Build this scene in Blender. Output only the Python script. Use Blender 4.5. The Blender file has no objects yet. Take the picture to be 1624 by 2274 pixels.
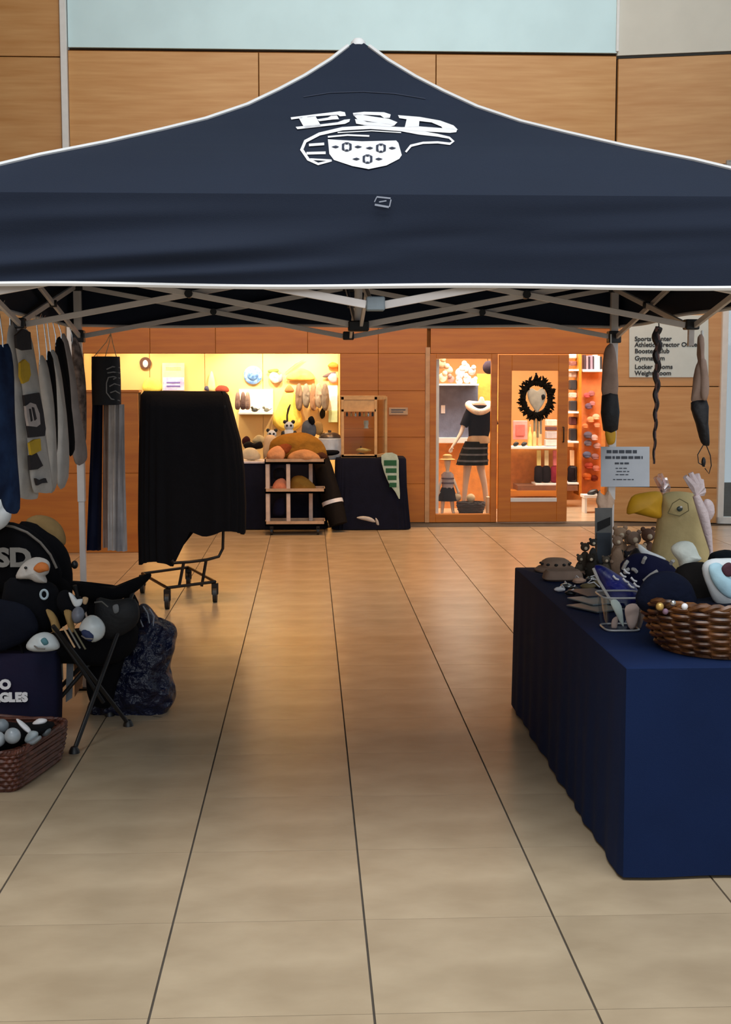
import bpy, bmesh, math, random
from mathutils import Vector, noise, Matrix
from mathutils.geometry import tessellate_polygon
random.seed(7)
PI = math.pi
scn = bpy.context.scene
COL = scn.collection
# ---------------------------------------------------------------- camera
IW, IH, FPX, EYE = 1624, 2274, 2900.0, 1.706
YAW, PITCH = math.radians(2.45), math.atan(289 / 2900)
cam_d = bpy.data.cameras.new('camera'); cam = bpy.data.objects.new('camera', cam_d); COL.objects.link(cam)
cam_d.sensor_fit = 'VERTICAL'; cam_d.sensor_height = 36.0; cam_d.lens = FPX / IH * 36.0
cam_d.clip_start = 0.05; cam_d.clip_end = 100
cam.location = (0, 0, EYE); cam.rotation_euler = (PI / 2 - PITCH, 0, -YAW)
scn.camera = cam
# ---------------------------------------------------------------- world, lights, exposure
w = bpy.data.worlds.new('world'); scn.world = w; w.use_nodes = True
bg = w.node_tree.nodes['Background']; bg.inputs[0].default_value = (0.80, 0.90, 1.0, 1); bg.inputs[1].default_value = 0.5
scn.view_settings.view_transform = 'Standard'; scn.view_settings.look = 'None'
scn.view_settings.gamma = 1; scn.view_settings.exposure = 0.0; scn.view_settings.use_curve_mapping = False
def lamp(name, kind, loc, target, energy, color, size=1.0, size_y=None, spot=60, blend=0.6, spread=180):
    d = bpy.data.lights.new(name, kind); d.energy = energy; d.color = color
    if kind == 'AREA':
        d.shape = 'RECTANGLE'; d.size = size; d.size_y = size_y or size; d.spread = math.radians(spread)
    elif kind == 'SPOT':
        d.spot_size = math.radians(spot); d.spot_blend = blend; d.shadow_soft_size = size
    else: d.shadow_soft_size = size
    o = bpy.data.objects.new(name, d); COL.objects.link(o); o.location = loc
    o.rotation_euler = (Vector(target) - Vector(loc)).to_track_quat('-Z', 'Y').to_euler()
    return o
DAY = (0.93, 0.97, 1.0); WARM = (1.0, 0.50, 0.17)
lamp('overhead_fill', 'AREA', (0.5, 1.0, 8.8), (0.5, 1.6, 0), 470, DAY, 9, 5, spread=120)  # added overhead fill for the daylight, no real roof opening
lamp('behind_camera_fill', 'AREA', (1.0, -5.0, 5.2), (0.6, 12, 4.6), 95, DAY, 9, 5, spread=70)  # added fill behind the camera, no glazing stands there
lamp('upper_wall_fill', 'AREA', (1.8, 9.0, 9.5), (1.0, 15.8, 5.4), 80, (1.0, 0.97, 0.93), 7, 2, spread=75)  # added fill aimed at the upper wall, source is made up
for i, (x, y, e) in enumerate([(-0.4, 13.4, 330), (1.6, 13.0, 330), (-0.2, 10.2, 330), (3.0, 12.4, 240), (-2.6, 12.0, 100), (1.2, 8.6, 130)]):
    lamp('warm_floor_fill', 'SPOT', (x, y, 4.6), (x, y, 0), e, WARM, 0.12, spot=86, blend=0.9)  # added warm spots that tint the back floor, no fixtures there
for x in (-2.2, -0.6, 0.9, 2.6, 4.0): lamp('warm_wall_fill', 'SPOT', (x, 14.7, 4.1), (x, 15.5, 0.6), 62, WARM, 0.08, spot=95, blend=1.0)  # made-up warm spots behind the canopy, brighten the lower wood
# ---------------------------------------------------------------- pixel rays of the photograph
RT = Vector((math.cos(YAW), -math.sin(YAW), 0))
FW = Vector((math.sin(YAW) * math.cos(PITCH), math.cos(YAW) * math.cos(PITCH), -math.sin(PITCH)))
UP = RT.cross(FW)
def ray(x, y): return FW + RT * ((x - IW / 2) / FPX) - UP * ((y - IH / 2) / FPX)
def at(x, y, Y):
    d = ray(x, y); return Vector((0, 0, EYE)) + d * (Y / d.y)
def on(x, y, z=0.0):
    d = ray(x, y); return Vector((0, 0, EYE)) + d * ((z - EYE) / d.z)
# ---------------------------------------------------------------- materials
MATS = {}
def lin(c): return tuple(((v / 255) / 12.92 if v / 255 <= 0.04045 else ((v / 255 + 0.055) / 1.055) ** 2.4) for v in c)
def mat(name, rgb, rough=0.6, metal=0.0, var=0.12, scale=12, bump=0.0, bscale=60, rnd=0.0, stretch=(1, 1, 1), sheen=0, coat=0, c2=None, contrast=(0.35, 0.65), emit=0):
    if name in MATS: return MATS[name]
    m = bpy.data.materials.new(name); m.use_nodes = True; nt = m.node_tree; N = nt.nodes; L = nt.links
    b = N['Principled BSDF']; b.inputs['Roughness'].default_value = rough; b.inputs['Metallic'].default_value = metal
    if sheen: b.inputs['Sheen Weight'].default_value = sheen
    if rough >= 0.75 and not metal: b.inputs['Specular IOR Level'].default_value = 0.15
    if coat: b.inputs['Coat Weight'].default_value = coat; b.inputs['Coat Roughness'].default_value = 0.15
    c = lin(rgb)
    a2 = lin(c2) if c2 else tuple(min(1, v * (1 + var)) for v in c)
    a1 = c if c2 else tuple(v * (1 - var) for v in c)
    tc = N.new('ShaderNodeTexCoord'); mp = N.new('ShaderNodeMapping'); mp.inputs['Scale'].default_value = stretch
    L.new(tc.outputs['Object'], mp.inputs[0])
    n = N.new('ShaderNodeTexNoise'); n.inputs['Scale'].default_value = scale; n.inputs['Detail'].default_value = 5
    L.new(mp.outputs[0], n.inputs['Vector'])
    r = N.new('ShaderNodeValToRGB'); r.color_ramp.elements[0].position = contrast[0]; r.color_ramp.elements[1].position = contrast[1]
    r.color_ramp.elements[0].color = (*a1, 1); r.color_ramp.elements[1].color = (*a2, 1)
    L.new(n.outputs['Fac'], r.inputs[0]); out = r.outputs[0]
    if rnd:
        oi = N.new('ShaderNodeObjectInfo'); mr = N.new('ShaderNodeMapRange'); mr.inputs[3].default_value = 1 - rnd; mr.inputs[4].default_value = 1 + rnd
        L.new(oi.outputs['Random'], mr.inputs[0]); hv = N.new('ShaderNodeHueSaturation'); L.new(mr.outputs[0], hv.inputs['Value']); L.new(out, hv.inputs['Color']); out = hv.outputs[0]
    L.new(out, b.inputs['Base Color'])
    if emit:
        b.inputs['Emission Strength'].default_value = emit; L.new(out, b.inputs['Emission Color'])
    if bump:
        n2 = N.new('ShaderNodeTexNoise'); n2.inputs['Scale'].default_value = bscale; n2.inputs['Detail'].default_value = 4; L.new(mp.outputs[0], n2.inputs['Vector'])
        bp = N.new('ShaderNodeBump'); bp.inputs['Strength'].default_value = bump; bp.inputs['Distance'].default_value = 0.03 if bscale < 30 else 0.01
        L.new(n2.outputs['Fac'], bp.inputs['Height']); L.new(bp.outputs[0], b.inputs['Normal'])
    MATS[name] = m; return m
def glass(name, tint=(0.95, 0.97, 0.96), refl=0.08):
    m = bpy.data.materials.new(name); m.use_nodes = True; nt = m.node_tree; N = nt.nodes; L = nt.links
    N.remove(N['Principled BSDF']); o = N['Material Output']
    t = N.new('ShaderNodeBsdfTransparent'); t.inputs[0].default_value = (*tint, 1)
    g = N.new('ShaderNodeBsdfGlossy'); g.inputs['Roughness'].default_value = 0.03
    lw = N.new('ShaderNodeLayerWeight'); lw.inputs[0].default_value = 0.25
    ml = N.new('ShaderNodeMath'); ml.operation = 'MULTIPLY_ADD'; ml.inputs[1].default_value = 0.4; ml.inputs[2].default_value = refl * 0.4
    L.new(lw.outputs['Fresnel'], ml.inputs[0])
    x = N.new('ShaderNodeMixShader'); L.new(ml.outputs[0], x.inputs[0]); L.new(t.outputs[0], x.inputs[1]); L.new(g.outputs[0], x.inputs[2]); L.new(x.outputs[0], o.inputs[0])
    return m
WOOD = mat('wood_veneer', (208, 156, 96), 0.42, scale=3.2, stretch=(0.35, 1, 5), c2=(190, 132, 68), rnd=0.05, contrast=(0.3, 0.7))
WOODWARM = mat('wood_veneer_warm_lit', (192, 114, 26), 0.42, scale=3.0, stretch=(0.4, 1, 5), c2=(174, 96, 14), rnd=0.025)  # same veneer with the warm light of the lower area in its colour
WOODJ2 = mat('wood_joint_brown', (110, 66, 26), 0.8)
WOODJ = mat('wood_joint_dark', (52, 36, 24), 0.8)
PLAST = mat('plaster_blue_grey', (210, 236, 240), 0.85, var=0.03, scale=2)
PLASTR = mat('plaster_warm_grey', (214, 210, 198), 0.85, var=0.03, scale=2)
WHITE = mat('white_paint', (226, 224, 220), 0.45, var=0.03)
FRAMEW = mat('frame_white_enamel', (220, 212, 208), 0.4, var=0.04)
TILE = mat('stone_tile', (182, 162, 134), 0.27, scale=2.6, c2=(164, 144, 117), rnd=0.045, bump=0.04, bscale=30, stretch=(1, 1.6, 1))
GROUT = mat('grout', (84, 76, 68), 0.85)
NAVY = mat('navy_polyester', (29, 36, 51), 0.76, var=0.06, scale=1.5, bump=0.10, bscale=260)
PIPE = mat('white_piping', (214, 212, 210), 0.6, var=0.03)
PRINT = mat('white_print', (228, 226, 228), 0.55, var=0.02)
GREYPRINT = mat('grey_print', (140, 145, 158), 0.6)
NAVYPRINT = mat('navy_print', (34, 40, 60), 0.6)
BLKP = mat('black_plastic', (20, 20, 22), 0.45)
STEEL = mat('dark_steel', (38, 34, 32), 0.35, 0.6)
CHROME = mat('chrome', (190, 190, 190), 0.22, 0.9)
BLACKF = mat('black_cloth', (9, 9, 13), 0.9, var=0.3, scale=6, bump=0.25, bscale=60)
NAVYCL = mat('navy_tablecloth', (14, 31, 66), 0.85, var=0.06, scale=4, bump=0.12, bscale=300)
NAVYDK = mat('dark_navy_cloth', (18, 22, 44), 0.75, var=0.15, scale=5, bump=0.15, bscale=200)
NAVYNY = mat('navy_nylon', (12, 19, 46), 0.34, var=0.3, scale=5, bump=1.0, bscale=24)
GLASS = glass('clear_glass', refl=0.015)
BEIGE = mat('beige_cloth', (196, 178, 140), 0.8)
CREAMW = mat('cream_wall', (236, 196, 128), 0.7, var=0.04, scale=2)
GOLD = mat('gold_foil', (198, 160, 90), 0.35, 0.5)
def C(name, rgb, rough=0.7, **k):
    if rough > 0.65: k.setdefault('bump', 0.25); k.setdefault('bscale', 45)
    return mat(name, rgb, rough, **k)
GREYW = C('grey_white_knit', (176, 172, 168), 0.85, bump=0.2)
WHITEF = C('white_fabric', (222, 226, 228), 0.85, bump=0.15)
BLUEW = C('ice_blue_fabric', (178, 214, 228), 0.8, bump=0.2)
YELLOW = C('golden_yellow', (214, 158, 26), 0.6)
TAN = C('tan_plush', (190, 158, 122), 0.85, bump=0.3)
PINKF = C('pink_paper', (238, 132, 120), 0.7)
SKIN = C('mannequin_skin', (226, 196, 172), 0.45, var=0.03)
WICK = C('wicker_brown', (126, 80, 42), 0.36, scale=16, c2=(62, 36, 20))
WICKD = C('wicker_red_brown', (96, 50, 34), 0.5, scale=30, c2=(66, 32, 24))
# ---------------------------------------------------------------- mesh builder
WORLDPOS = {}
class M:
    def __init__(s): s.v = []; s.f = []; s.m = []; s.cur = 0
    def add(s, vs, fs):
        o = len(s.v); s.v += [Vector(p) for p in vs]
        for f in fs: s.f.append([i + o for i in f]); s.m.append(s.cur)
        return s
    def box(s, x0, x1, y0, y1, z0, z1):
        return s.add([(x0,y0,z0),(x1,y0,z0),(x1,y1,z0),(x0,y1,z0),(x0,y0,z1),(x1,y0,z1),(x1,y1,z1),(x0,y1,z1)],
                     [(3,2,1,0),(4,5,6,7),(0,1,5,4),(1,2,6,5),(2,3,7,6),(3,0,4,7)])
    def bar(s, p, q, a, b=None, up=(0, 0, 1)):
        p = Vector(p); q = Vector(q); b = b or a; d = (q - p).normalized(); u = Vector(up)
        if abs(d.dot(u)) > 0.98: u = Vector((0, 1, 0))
        x = d.cross(u).normalized() * a / 2; z = x.normalized().cross(d) * b / 2
        return s.add([p-x-z,p+x-z,p+x+z,p-x+z,q-x-z,q+x-z,q+x+z,q-x+z],[(0,1,2,3),(7,6,5,4),(0,4,5,1),(1,5,6,2),(2,6,7,3),(3,7,4,0)])
    def tube(s, pts, r, n=8, closed=False, cap=True):
        pts = [Vector(p) for p in pts]; k = len(pts); R = r if isinstance(r, (list, tuple)) else [r] * k
        prev = None; rings = []
        for i, p in enumerate(pts):
            a = pts[(i - 1) % k] if (closed or i > 0) else p; b = pts[(i + 1) % k] if (closed or i < k - 1) else p
            d = (b - a); d = d.normalized() if d.length > 1e-9 else Vector((0, 0, 1))
            if prev is None:
                u = Vector((0, 0, 1)) if abs(d.z) < 0.9 else Vector((1, 0, 0)); x = d.cross(u).normalized()
            else:
                x = prev - d * prev.dot(d); x = x.normalized() if x.length > 1e-6 else d.cross(Vector((0, 0, 1))).normalized()
            prev = x; y = d.cross(x)
            rings.append([p + (x * math.cos(t) + y * math.sin(t)) * R[i] for t in [2 * PI * j / n for j in range(n)]])
        return s.loft(rings, cap=cap and not closed, closed=closed)
    def loft(s, rings, cap=True, closed=False, capstart=None, capend=None):
        n = len(rings[0]); vs = [p for r in rings for p in r]; fs = []
        for i in range(len(rings) - (0 if closed else 1)):
            a = i * n; b = ((i + 1) % len(rings)) * n
            for j in range(n): fs.append((a + j, a + (j + 1) % n, b + (j + 1) % n, b + j))
        if (cap if capstart is None else capstart): fs.append(tuple(range(n))[::-1])
        if (cap if capend is None else capend): fs.append(tuple((len(rings) - 1) * n + j for j in range(n)))
        return s.add(vs, fs)
    def lathe(s, prof, c, n=16, sx=1, sy=1, cap=True):
        c = Vector(c)
        return s.loft([[c + Vector((r * sx * math.cos(2*PI*j/n), r * sy * math.sin(2*PI*j/n), z)) for j in range(n)] for r, z in prof], cap=cap)
    def ball(s, c, r, n=12, m=8, amp=0, fr=3.0, seed=0, ax=None):
        c = Vector(c); r = Vector(r) if isinstance(r, (tuple, list, Vector)) else Vector((r, r, r)); rings = []
        for i in range(m + 1):
            t = PI * (i + 0.02) / (m + 0.04) ; ring = []
            for j in range(n):
                d = Vector((math.sin(t) * math.cos(2*PI*j/n), math.sin(t) * math.sin(2*PI*j/n), -math.cos(t)))
                k = 1 + (amp * noise.noise(d * fr + Vector((seed * 7.3, seed, 0))) if amp else 0)
                ring.append(c + Vector((d.x * r.x, d.y * r.y, d.z * r.z)) * k)
            rings.append(ring)
        if ax: 
            rings = [[c + ax @ (p - c) for p in rg] for rg in rings]
        return s.loft(rings)
    def prism(s, pts, off):
        pts = [Vector(p) for p in pts]; off = Vector(off); n = len(pts); tri = tessellate_polygon([pts])
        vs = pts + [p + off for p in pts]; fs = [tuple(t) for t in tri] + [tuple(i + n for i in t[::-1]) for t in tri]
        fs += [(j, (j + 1) % n, n + (j + 1) % n, n + j) for j in range(n)]
        return s.add(vs, fs)
    def pillow(s, px, Y, th, rings=5, amp=0.006, fr=20, seed=0, back=1.0, sub=3, nrm=None):
        if nrm is not None:     # Y is then a point on a slanted upright plane
            n_ = Vector(nrm).normalized(); p0 = Vector(Y); E0 = Vector((0, 0, EYE)); pts = []
            for x, y in px:
                d = ray(x, y); pts.append(E0 + d * ((p0 - E0).dot(n_) / d.dot(n_)))
        else: n_ = Vector((0, -1, 0)); pts = [at(x, y, Y) for x, y in px]
        P2 = []
        k = len(pts)
        for i in range(k):      # Catmull-Rom rounding of the outline
            p0, p1, p2, p3 = pts[i-1], pts[i], pts[(i+1) % k], pts[(i+2) % k]
            for j in range(sub):
                t = j / sub
                P2.append(0.5 * ((2*p1) + (p2-p0)*t + (2*p0-5*p1+4*p2-p3)*t*t + (3*p1-p0-3*p2+p3)*t*t*t))
        c = sum(P2, Vector()) / len(P2); R = []
        sc = [0.08] + [math.sin(PI/2*(i+1)/rings) for i in range(rings)]
        seq = [(q, -1) for q in sc] + [(q, 1) for q in sc[-2::-1]]
        for q, sg in seq:
            ring = []
            for p in P2:
                v = c + (p - c) * q; d = th * math.sqrt(max(0, 1 - q * q)) * (1 if sg < 0 else back) * sg
                v = v - n_ * d
                if amp: 
                    nn = noise.noise(v * fr + Vector((seed, seed * 2, 0))); v = v + Vector((0.3*nn, -nn, 0.3*nn)) * amp
                ring.append(v)
            R.append(ring)
        return s.loft(R)
    def build(s, name, material, parent=None, smooth=False, bev=0, label=None, kind=None, cat=None, group=None, origin=None):
        me = bpy.data.meshes.new(name)
        lo = Vector((min(p.x for p in s.v), min(p.y for p in s.v), min(p.z for p in s.v))); hi = Vector((max(p.x for p in s.v), max(p.y for p in s.v), max(p.z for p in s.v)))
        c = Vector(origin) if origin else Vector(((lo.x + hi.x) / 2, (lo.y + hi.y) / 2, lo.z))
        me.from_pydata([p - c for p in s.v], [], s.f); mats = material if isinstance(material, (list, tuple)) else [material]
        for q in mats: me.materials.append(q)
        for p, mi in zip(me.polygons, s.m): p.material_index = mi
        bm = bmesh.new(); bm.from_mesh(me); bmesh.ops.recalc_face_normals(bm, faces=bm.faces)
        if bev: bmesh.ops.bevel(bm, geom=bm.edges[:], offset=bev, segments=1, affect='EDGES', clamp_overlap=True)
        bm.to_mesh(me); bm.free()
        if smooth:
            for p in me.polygons: p.use_smooth = True
            me.set_sharp_from_angle(angle=math.radians(50))
        o = bpy.data.objects.new(name, me); COL.objects.link(o); WORLDPOS[o.name] = c
        if parent is not None:
            o.parent = parent; o.location = c - WORLDPOS[parent.name]
        else: o.location = c
        if label: o['label'] = label
        if kind: o['kind'] = kind
        if cat: o['category'] = cat
        if group: o['group'] = group
        return o
def thing(name, label, cat, loc, group=None):
    o = bpy.data.objects.new(name, None); COL.objects.link(o); o.location = loc; o.empty_display_size = 0.1
    WORLDPOS[o.name] = Vector(loc); o['label'] = label; o['category'] = cat
    if group: o['group'] = group
    return o
def dup(o, delta, label=None, parent=None, top=True):
    c = o.copy(); COL.objects.link(c)
    if top: c.location = Vector(o.location) + Vector(delta); WORLDPOS[c.name] = WORLDPOS[o.name] + Vector(delta)
    if parent: c.parent = parent
    if label: c['label'] = label
    for ch in list(o.children): dup(ch, delta, None, c, False)
    return c
def text(s, size, material, loc, rot, parent, name='lettering', bold=0.0, extrude=0.0015, align='CENTER', label=None, xs=1.0):
    cu = bpy.data.curves.new(name, 'FONT'); cu.body = s; cu.size = size; cu.offset = bold; cu.extrude = extrude; cu.align_x = align; cu.align_y = 'CENTER'; cu.resolution_u = 3
    t = bpy.data.objects.new('tmp', cu); COL.objects.link(t)
    dg = bpy.context.evaluated_depsgraph_get(); me = bpy.data.meshes.new_from_object(t.evaluated_get(dg)); bpy.data.objects.remove(t); bpy.data.curves.remove(cu)
    me.name = name
    mx = (Matrix.Rotation(rot[2], 4, 'Z') @ Matrix.Rotation(rot[1], 4, 'Y') @ Matrix.Rotation(rot[0], 4, 'X')) @ Matrix.Diagonal((xs, 1, 1, 1))
    me.transform(mx)
    me.materials.clear(); me.materials.append(material)
    o = bpy.data.objects.new(name, me); COL.objects.link(o); WORLDPOS[o.name] = Vector(loc)
    if parent is not None: o.parent = parent; o.location = Vector(loc) - WORLDPOS[parent.name]
    else: o.location = loc
    if label: o['label'] = label
    return o
UPR = (PI / 2, 0, 0)
# ================================================================= SETTING
WB = 15.80                                             # face of the back wall
fl = M().box(-9, 9, -6, 22, -0.06, -0.006).build('floor', GROUT, kind='structure')
TX0, TDX, TY0, TDY = 0.168, 0.607, 3.385, 0.625
rest = M()
for r in range(-14, 21):
    y0 = TY0 + r * TDY
    for c in range(-14, 15):
        x0 = TX0 + c * TDX
        if y0 + TDY > WB - 0.05 : continue
        xl, xr = (-812 / FPX + 0.043) * (y0 + TDY), (812 / FPX + 0.043) * (y0 + TDY)
        vis = y0 > 2.7 and x0 + TDX > xl - 0.1 and x0 < xr + 0.1
        g = 0.0035
        if vis and not (x0 < -2.4 and y0 > 12.5):
            m = M(); m.box(x0 + g, x0 + TDX - g, y0 + g * 0.3, y0 + TDY - g * 0.3, -0.03, 0); m.build('tile', TILE, fl)
        else: rest.box(x0 + g, x0 + TDX - g, y0 + g*0.7, y0 + TDY - g*0.7, -0.03, 0)
rest.build('tile_field', TILE, fl, kind='stuff')
def panels(parent, cells, Yf, material=WOOD, th=0.03, g=0.006):
    for x0, x1, z0, z1 in cells: M().box(x0 + g, x1 - g, Yf, Yf + th, z0 + g, z1 - g).build('panel', material, parent, bev=0.002)
# back wall: backing with two openings
AX0, AX1, OH = -2.72, 0.375, 2.045
SX0, SX1 = 1.46, 3.64
wb = M()
for b in [(-2.80, AX0, 0, OH), (AX1, SX0, 0, OH), (-2.80, 3.66, OH, 5.56)]:
    wb.box(b[0], b[1], WB + 0.03, WB + 0.20, b[2], b[3])
wb = wb.build('wall_back', WOODJ2, kind='structure')
xs = [-2.80, -0.579, 1.509, 3.66]
for z0, z1 in ((2.96, 4.26), (4.26, 5.55)): panels(wb, [(xs[i], xs[i+1], z0, z1) for i in range(3)], WB)
xh = [-2.80, -1.90, -1.12, -0.02, 0.83, 1.42]
panels(wb, [(xh[i], xh[i+1], OH, 2.96) for i in range(5)] + [(1.42, 3.66, OH + 0.30, 2.96)], WB, WOODWARM, g=0.002)
for z0, z1 in ((0, 0.47), (0.47, 1.04), (1.04, 1.60), (1.60, OH)):
    panels(wb, [(AX1, 0.83, z0, z1), (0.83, 1.40, z0, z1)], WB, WOODWARM, g=0.0015)
panels(wb, [(1.46, 3.66, OH, OH + 0.30)], WB, WOODWARM, g=0.0015)
M().box(1.40, 1.455, WB - 0.012, WB + 0.03, 0, 2.12).build('corner_strip', C('strip_tan', (196, 146, 98), .4), wb, label='pale tan metal corner strip')
wu = M().box(-2.79, 3.66, WB + 0.0, WB + 0.2, 5.585, 10.5).build('wall_upper', PLAST, kind='structure')
M().box(-2.79, 3.66, WB + 0.05, WB + 0.12, 5.55, 5.59).build('trim_2', WOODJ, kind='structure')
M().box(3.645, 3.68, WB - 0.02, WB + 0.02, 5.60, 10.5).build('trim_3', WHITE, kind='structure', bev=0.004)
wl = M().box(-8, -2.875, WB + 0.03, WB + 0.2, 0, 10.5).build('wall_left', WOODJ, kind='structure')
for z0, z1 in ((0, 0.36), (0.36, 1.66), (1.66, 2.93), (2.93, 4.2), (4.2, 5.47), (5.47, 6.75), (6.75, 8.0), (8.0, 9.3)):
    panels(wl, [(-8, -5.1, z0, z1), (-5.1, -2.88, z0, z1)], WB - 0.01)
M().box(-2.875, -2.80, WB - 0.06, WB + 0.1, 0, 10.5).build('trim_1', WHITE, kind='structure', bev=0.006)
# right wall, turned slightly towards the tent
ang = math.radians(-12.5); RX0, RY0 = 3.675, WB
def rw(u, v, z): return Vector((RX0 + u * math.cos(ang) - v * math.sin(ang) * -1, RY0 + u * math.sin(ang) + v * math.cos(ang), z))
def rbox(m, u0, u1, v0, v1, z0, z1):
    q = [rw(u, v, z) for z in (z0, z1) for u, v in ((u0, v0), (u1, v0), (u1, v1), (u0, v1))]
    return m.add(q, [(3,2,1,0),(4,5,6,7),(0,1,5,4),(1,2,6,5),(2,3,7,6),(3,0,4,7)])
RWL = 1.27
wr = rbox(rbox(M(), 0, RWL, 0.03, 0.2, 0, 5.53), RWL, 5.0, 0.03, 0.2, 4.3, 5.53).build('wall_right', WOODJ, kind='structure')
for z0, z1 in ((0, 0.43), (0.43, 1.65), (1.65, 2.96), (2.96, 4.26), (4.26, 5.52)):
    rbox(M(), 0.006, (RWL if z1 < 4.27 else 2.9), 0, 0.03, z0 + 0.005, z1 - 0.005).build('panel', WOOD, wr, bev=0.002)
rbox(M(), 2.91, 5.0, 0, 0.03, 4.265, 5.515).build('panel', WOOD, wr, bev=0.002)
rbox(M(), 0, 5.0, 0.02, 0.2, 5.56, 10.5).build('wall_upper', PLASTR, kind='structure')
w1 = rbox(M(), RWL, RWL + 0.07, -0.03, 0.1, 0, 4.3); rbox(w1, RWL, 5, -0.03, 0.1, 4.22, 4.3); rbox(w1, RWL + 1.3, RWL + 1.36, -0.02, 0.08, 0, 4.22); rbox(w1, RWL, 5, -0.03, 0.1, 0, 0.08)
w1 = w1.build('window_1', WHITE, kind='structure', bev=0.003)
rbox(M(), RWL + 0.07, RWL + 1.3, 0.03, 0.04, 0.08, 4.22).build('pane', GLASS, w1)
rbox(M(), RWL + 1.36, 5, 0.03, 0.04, 0.08, 4.22).build('pane', GLASS, w1)
# shop alcove behind the left opening
AL = 17.0
al = M(); al.box(AX0 - 0.1, AX1 + 0.05, AL, AL + 0.1, 0, 2.5); al.box(AX0 - 0.1, AX0, WB + 0.2, AL, 0, 2.5); al.box(AX1, AX1 + 0.05, WB + 0.2, AL, 0, 2.5)
al.build('wall_alcove', CREAMW, kind='structure')
M().box(AX0, AX1, WB + 0.2, AL, 2.40, 2.5).build('ceiling', CREAMW, kind='structure')
alw = M().box(AX0, AX1, WB + 0.03, AL, -0.02, 0.001).build('trim_4', TILE, kind='structure')
for a, b in ((AX0, -2.05), (-2.05, -1.345), (-1.345, -0.6), (-0.6, AX1)): M().box(a + 0.004, b - 0.004, AL - 0.02, AL, 0.02, 2.4).build('panel', CREAMW, alw)
LW = (1.0, 0.84, 0.56)
for x, e in ((-2.2, 36), (-1.55, 30), (-0.85, 90), (-0.35, 80), (0.1, 90)):
    lamp('display_spot', 'SPOT', (x, AL - 0.62, 2.36), (x + 0.05, AL, 1.45), e, LW, 0.03, spot=95, blend=0.9)
lamp('alcove_strip', 'AREA', (-1.2, WB + 0.45, 2.37), (-1.2, WB + 0.7, 0), 24, LW, 2.8, 0.2)
# shop room behind the storefront
SB = 19.2
sr = M(); sr.box(1.1, 4.6, SB, SB + 0.1, 0, 2.6); sr.box(1.0, 1.12, WB + 0.2, SB, 0, 2.6); sr.box(4.5, 4.6, WB + 0.2, SB, 0, 2.6)
sr.build('wall_shop', C('shop_orange_wall', (210, 150, 84), 0.6, var=0.05, scale=2), kind='structure')
M().box(1.1, 4.5, WB + 0.2, SB, 2.5, 2.6).build('ceiling', WHITE, kind='structure')
M().box(1.1, 4.5, WB + 0.03, SB, -0.02, 0.001).build('trim_5', TILE, kind='structure')
lamp('shop_ceiling_light', 'AREA', (2.5, 17.3, 2.48), (2.5, 17.3, 0), 115, (1.0, 0.88, 0.74), 2.4, 2.2)
lamp('window_light', 'AREA', (1.95, 16.3, 2.45), (1.95, 16.4, 0), 34, (1.0, 0.90, 0.78), 0.8, 0.5)
lamp('shop_side_fill', 'AREA', (3.75, 17.1, 2.48), (3.75, 17.3, 0), 60, (1.0, 0.88, 0.76), 0.9, 1.4)  # extra fill added to brighten the caps by the doorway
# storefront: fixed glazed panel, door and doorway
def px_box(m, x0, y0, x1, y1, Y, th):
    a, b, c, d = at(x0, y1, Y), at(x1, y1, Y), at(x1, y0, Y), at(x0, y0, Y); return m.prism([a, b, c, d], (0, th, 0))
PXM = 182.5
def X(px, Y=WB): return at(px, 950, Y).x
def Z(py, Y=WB): return at(950, py, Y).z
w2 = M(); YD = WB - 0.02
for x0, x1, z0, z1 in ((1.455, 1.53, 0, 2.04), (2.20, 2.275, 0, 2.04), (1.53, 2.20, 1.985, 2.04), (1.53, 2.20, 0, 0.10)): w2.box(x0, x1, YD, YD + 0.09, z0, z1)
w2 = w2.build('window_2', WOODWARM, kind='structure', bev=0.003)
M().box(1.53, 2.20, YD + 0.04, YD + 0.05, 0.10, 1.985).build('pane', GLASS, w2)
M().box(1.532, 1.575, YD + 0.10, YD + 0.14, 0.10, 1.98).build('pale_jamb', WHITE, w2)
d1 = M(); DX0, DX1 = 2.285, 3.13; DY = WB - 0.07
for x0, x1, z0, z1 in ((DX0, DX0+0.155, 0.01, 2.03), (DX1-0.125, DX1, 0.01, 2.03), (DX0+0.155, DX1-0.125, 1.84, 2.03), (DX0+0.155, DX1-0.125, 0.01, 0.26)): d1.box(x0, x1, DY, DY + 0.05, z0, z1)
d1 = d1.build('door_1', WOODWARM, kind='structure', bev=0.003)
M().box(DX0+0.155, DX1-0.125, DY + 0.02, DY + 0.03, 0.26, 1.84).build('pane', GLASS, d1)
M().box(DX0+0.155, DX1-0.125, DY - 0.004, DY + 0.02, 0.255, 0.30).build('glazing_bead', PIPE, d1)
hd = M(); hd.tube([(DX1-0.06, DY, 0.98), (DX1-0.06, DY-0.05, 0.98), (DX1-0.06, DY-0.05, 1.16), (DX1-0.06, DY, 1.16)], 0.008); hd.build('door_handle', STEEL, d1, smooth=True)
M().box(3.60, 3.66, WB - 0.03, WB + 0.2, 0, 2.05).build('trim_6', WOODWARM, kind='structure', bev=0.003)
# wooden partition in front of the alcove
pt = M().box(-5.6, -1.70, 13.13, 13.34, 0, 1.60).build('wall_partition', WOODJ, kind='structure')
for a, b in ((-5.6, -4.3), (-4.3, -3.0), (-3.0, -1.70)):
    for z0, z1 in ((0, 0.8), (0.8, 1.6)): M().box(a + 0.0015, b - 0.0015, 13.10, 13.13, z0 + 0.0015, z1 - 0.0015).build('panel', WOODWARM, pt, bev=0.002)
M().box(-5.6, -1.69, 13.09, 13.35, 1.60, 1.625).build('capping', WOODWARM, pt, bev=0.003)

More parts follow.
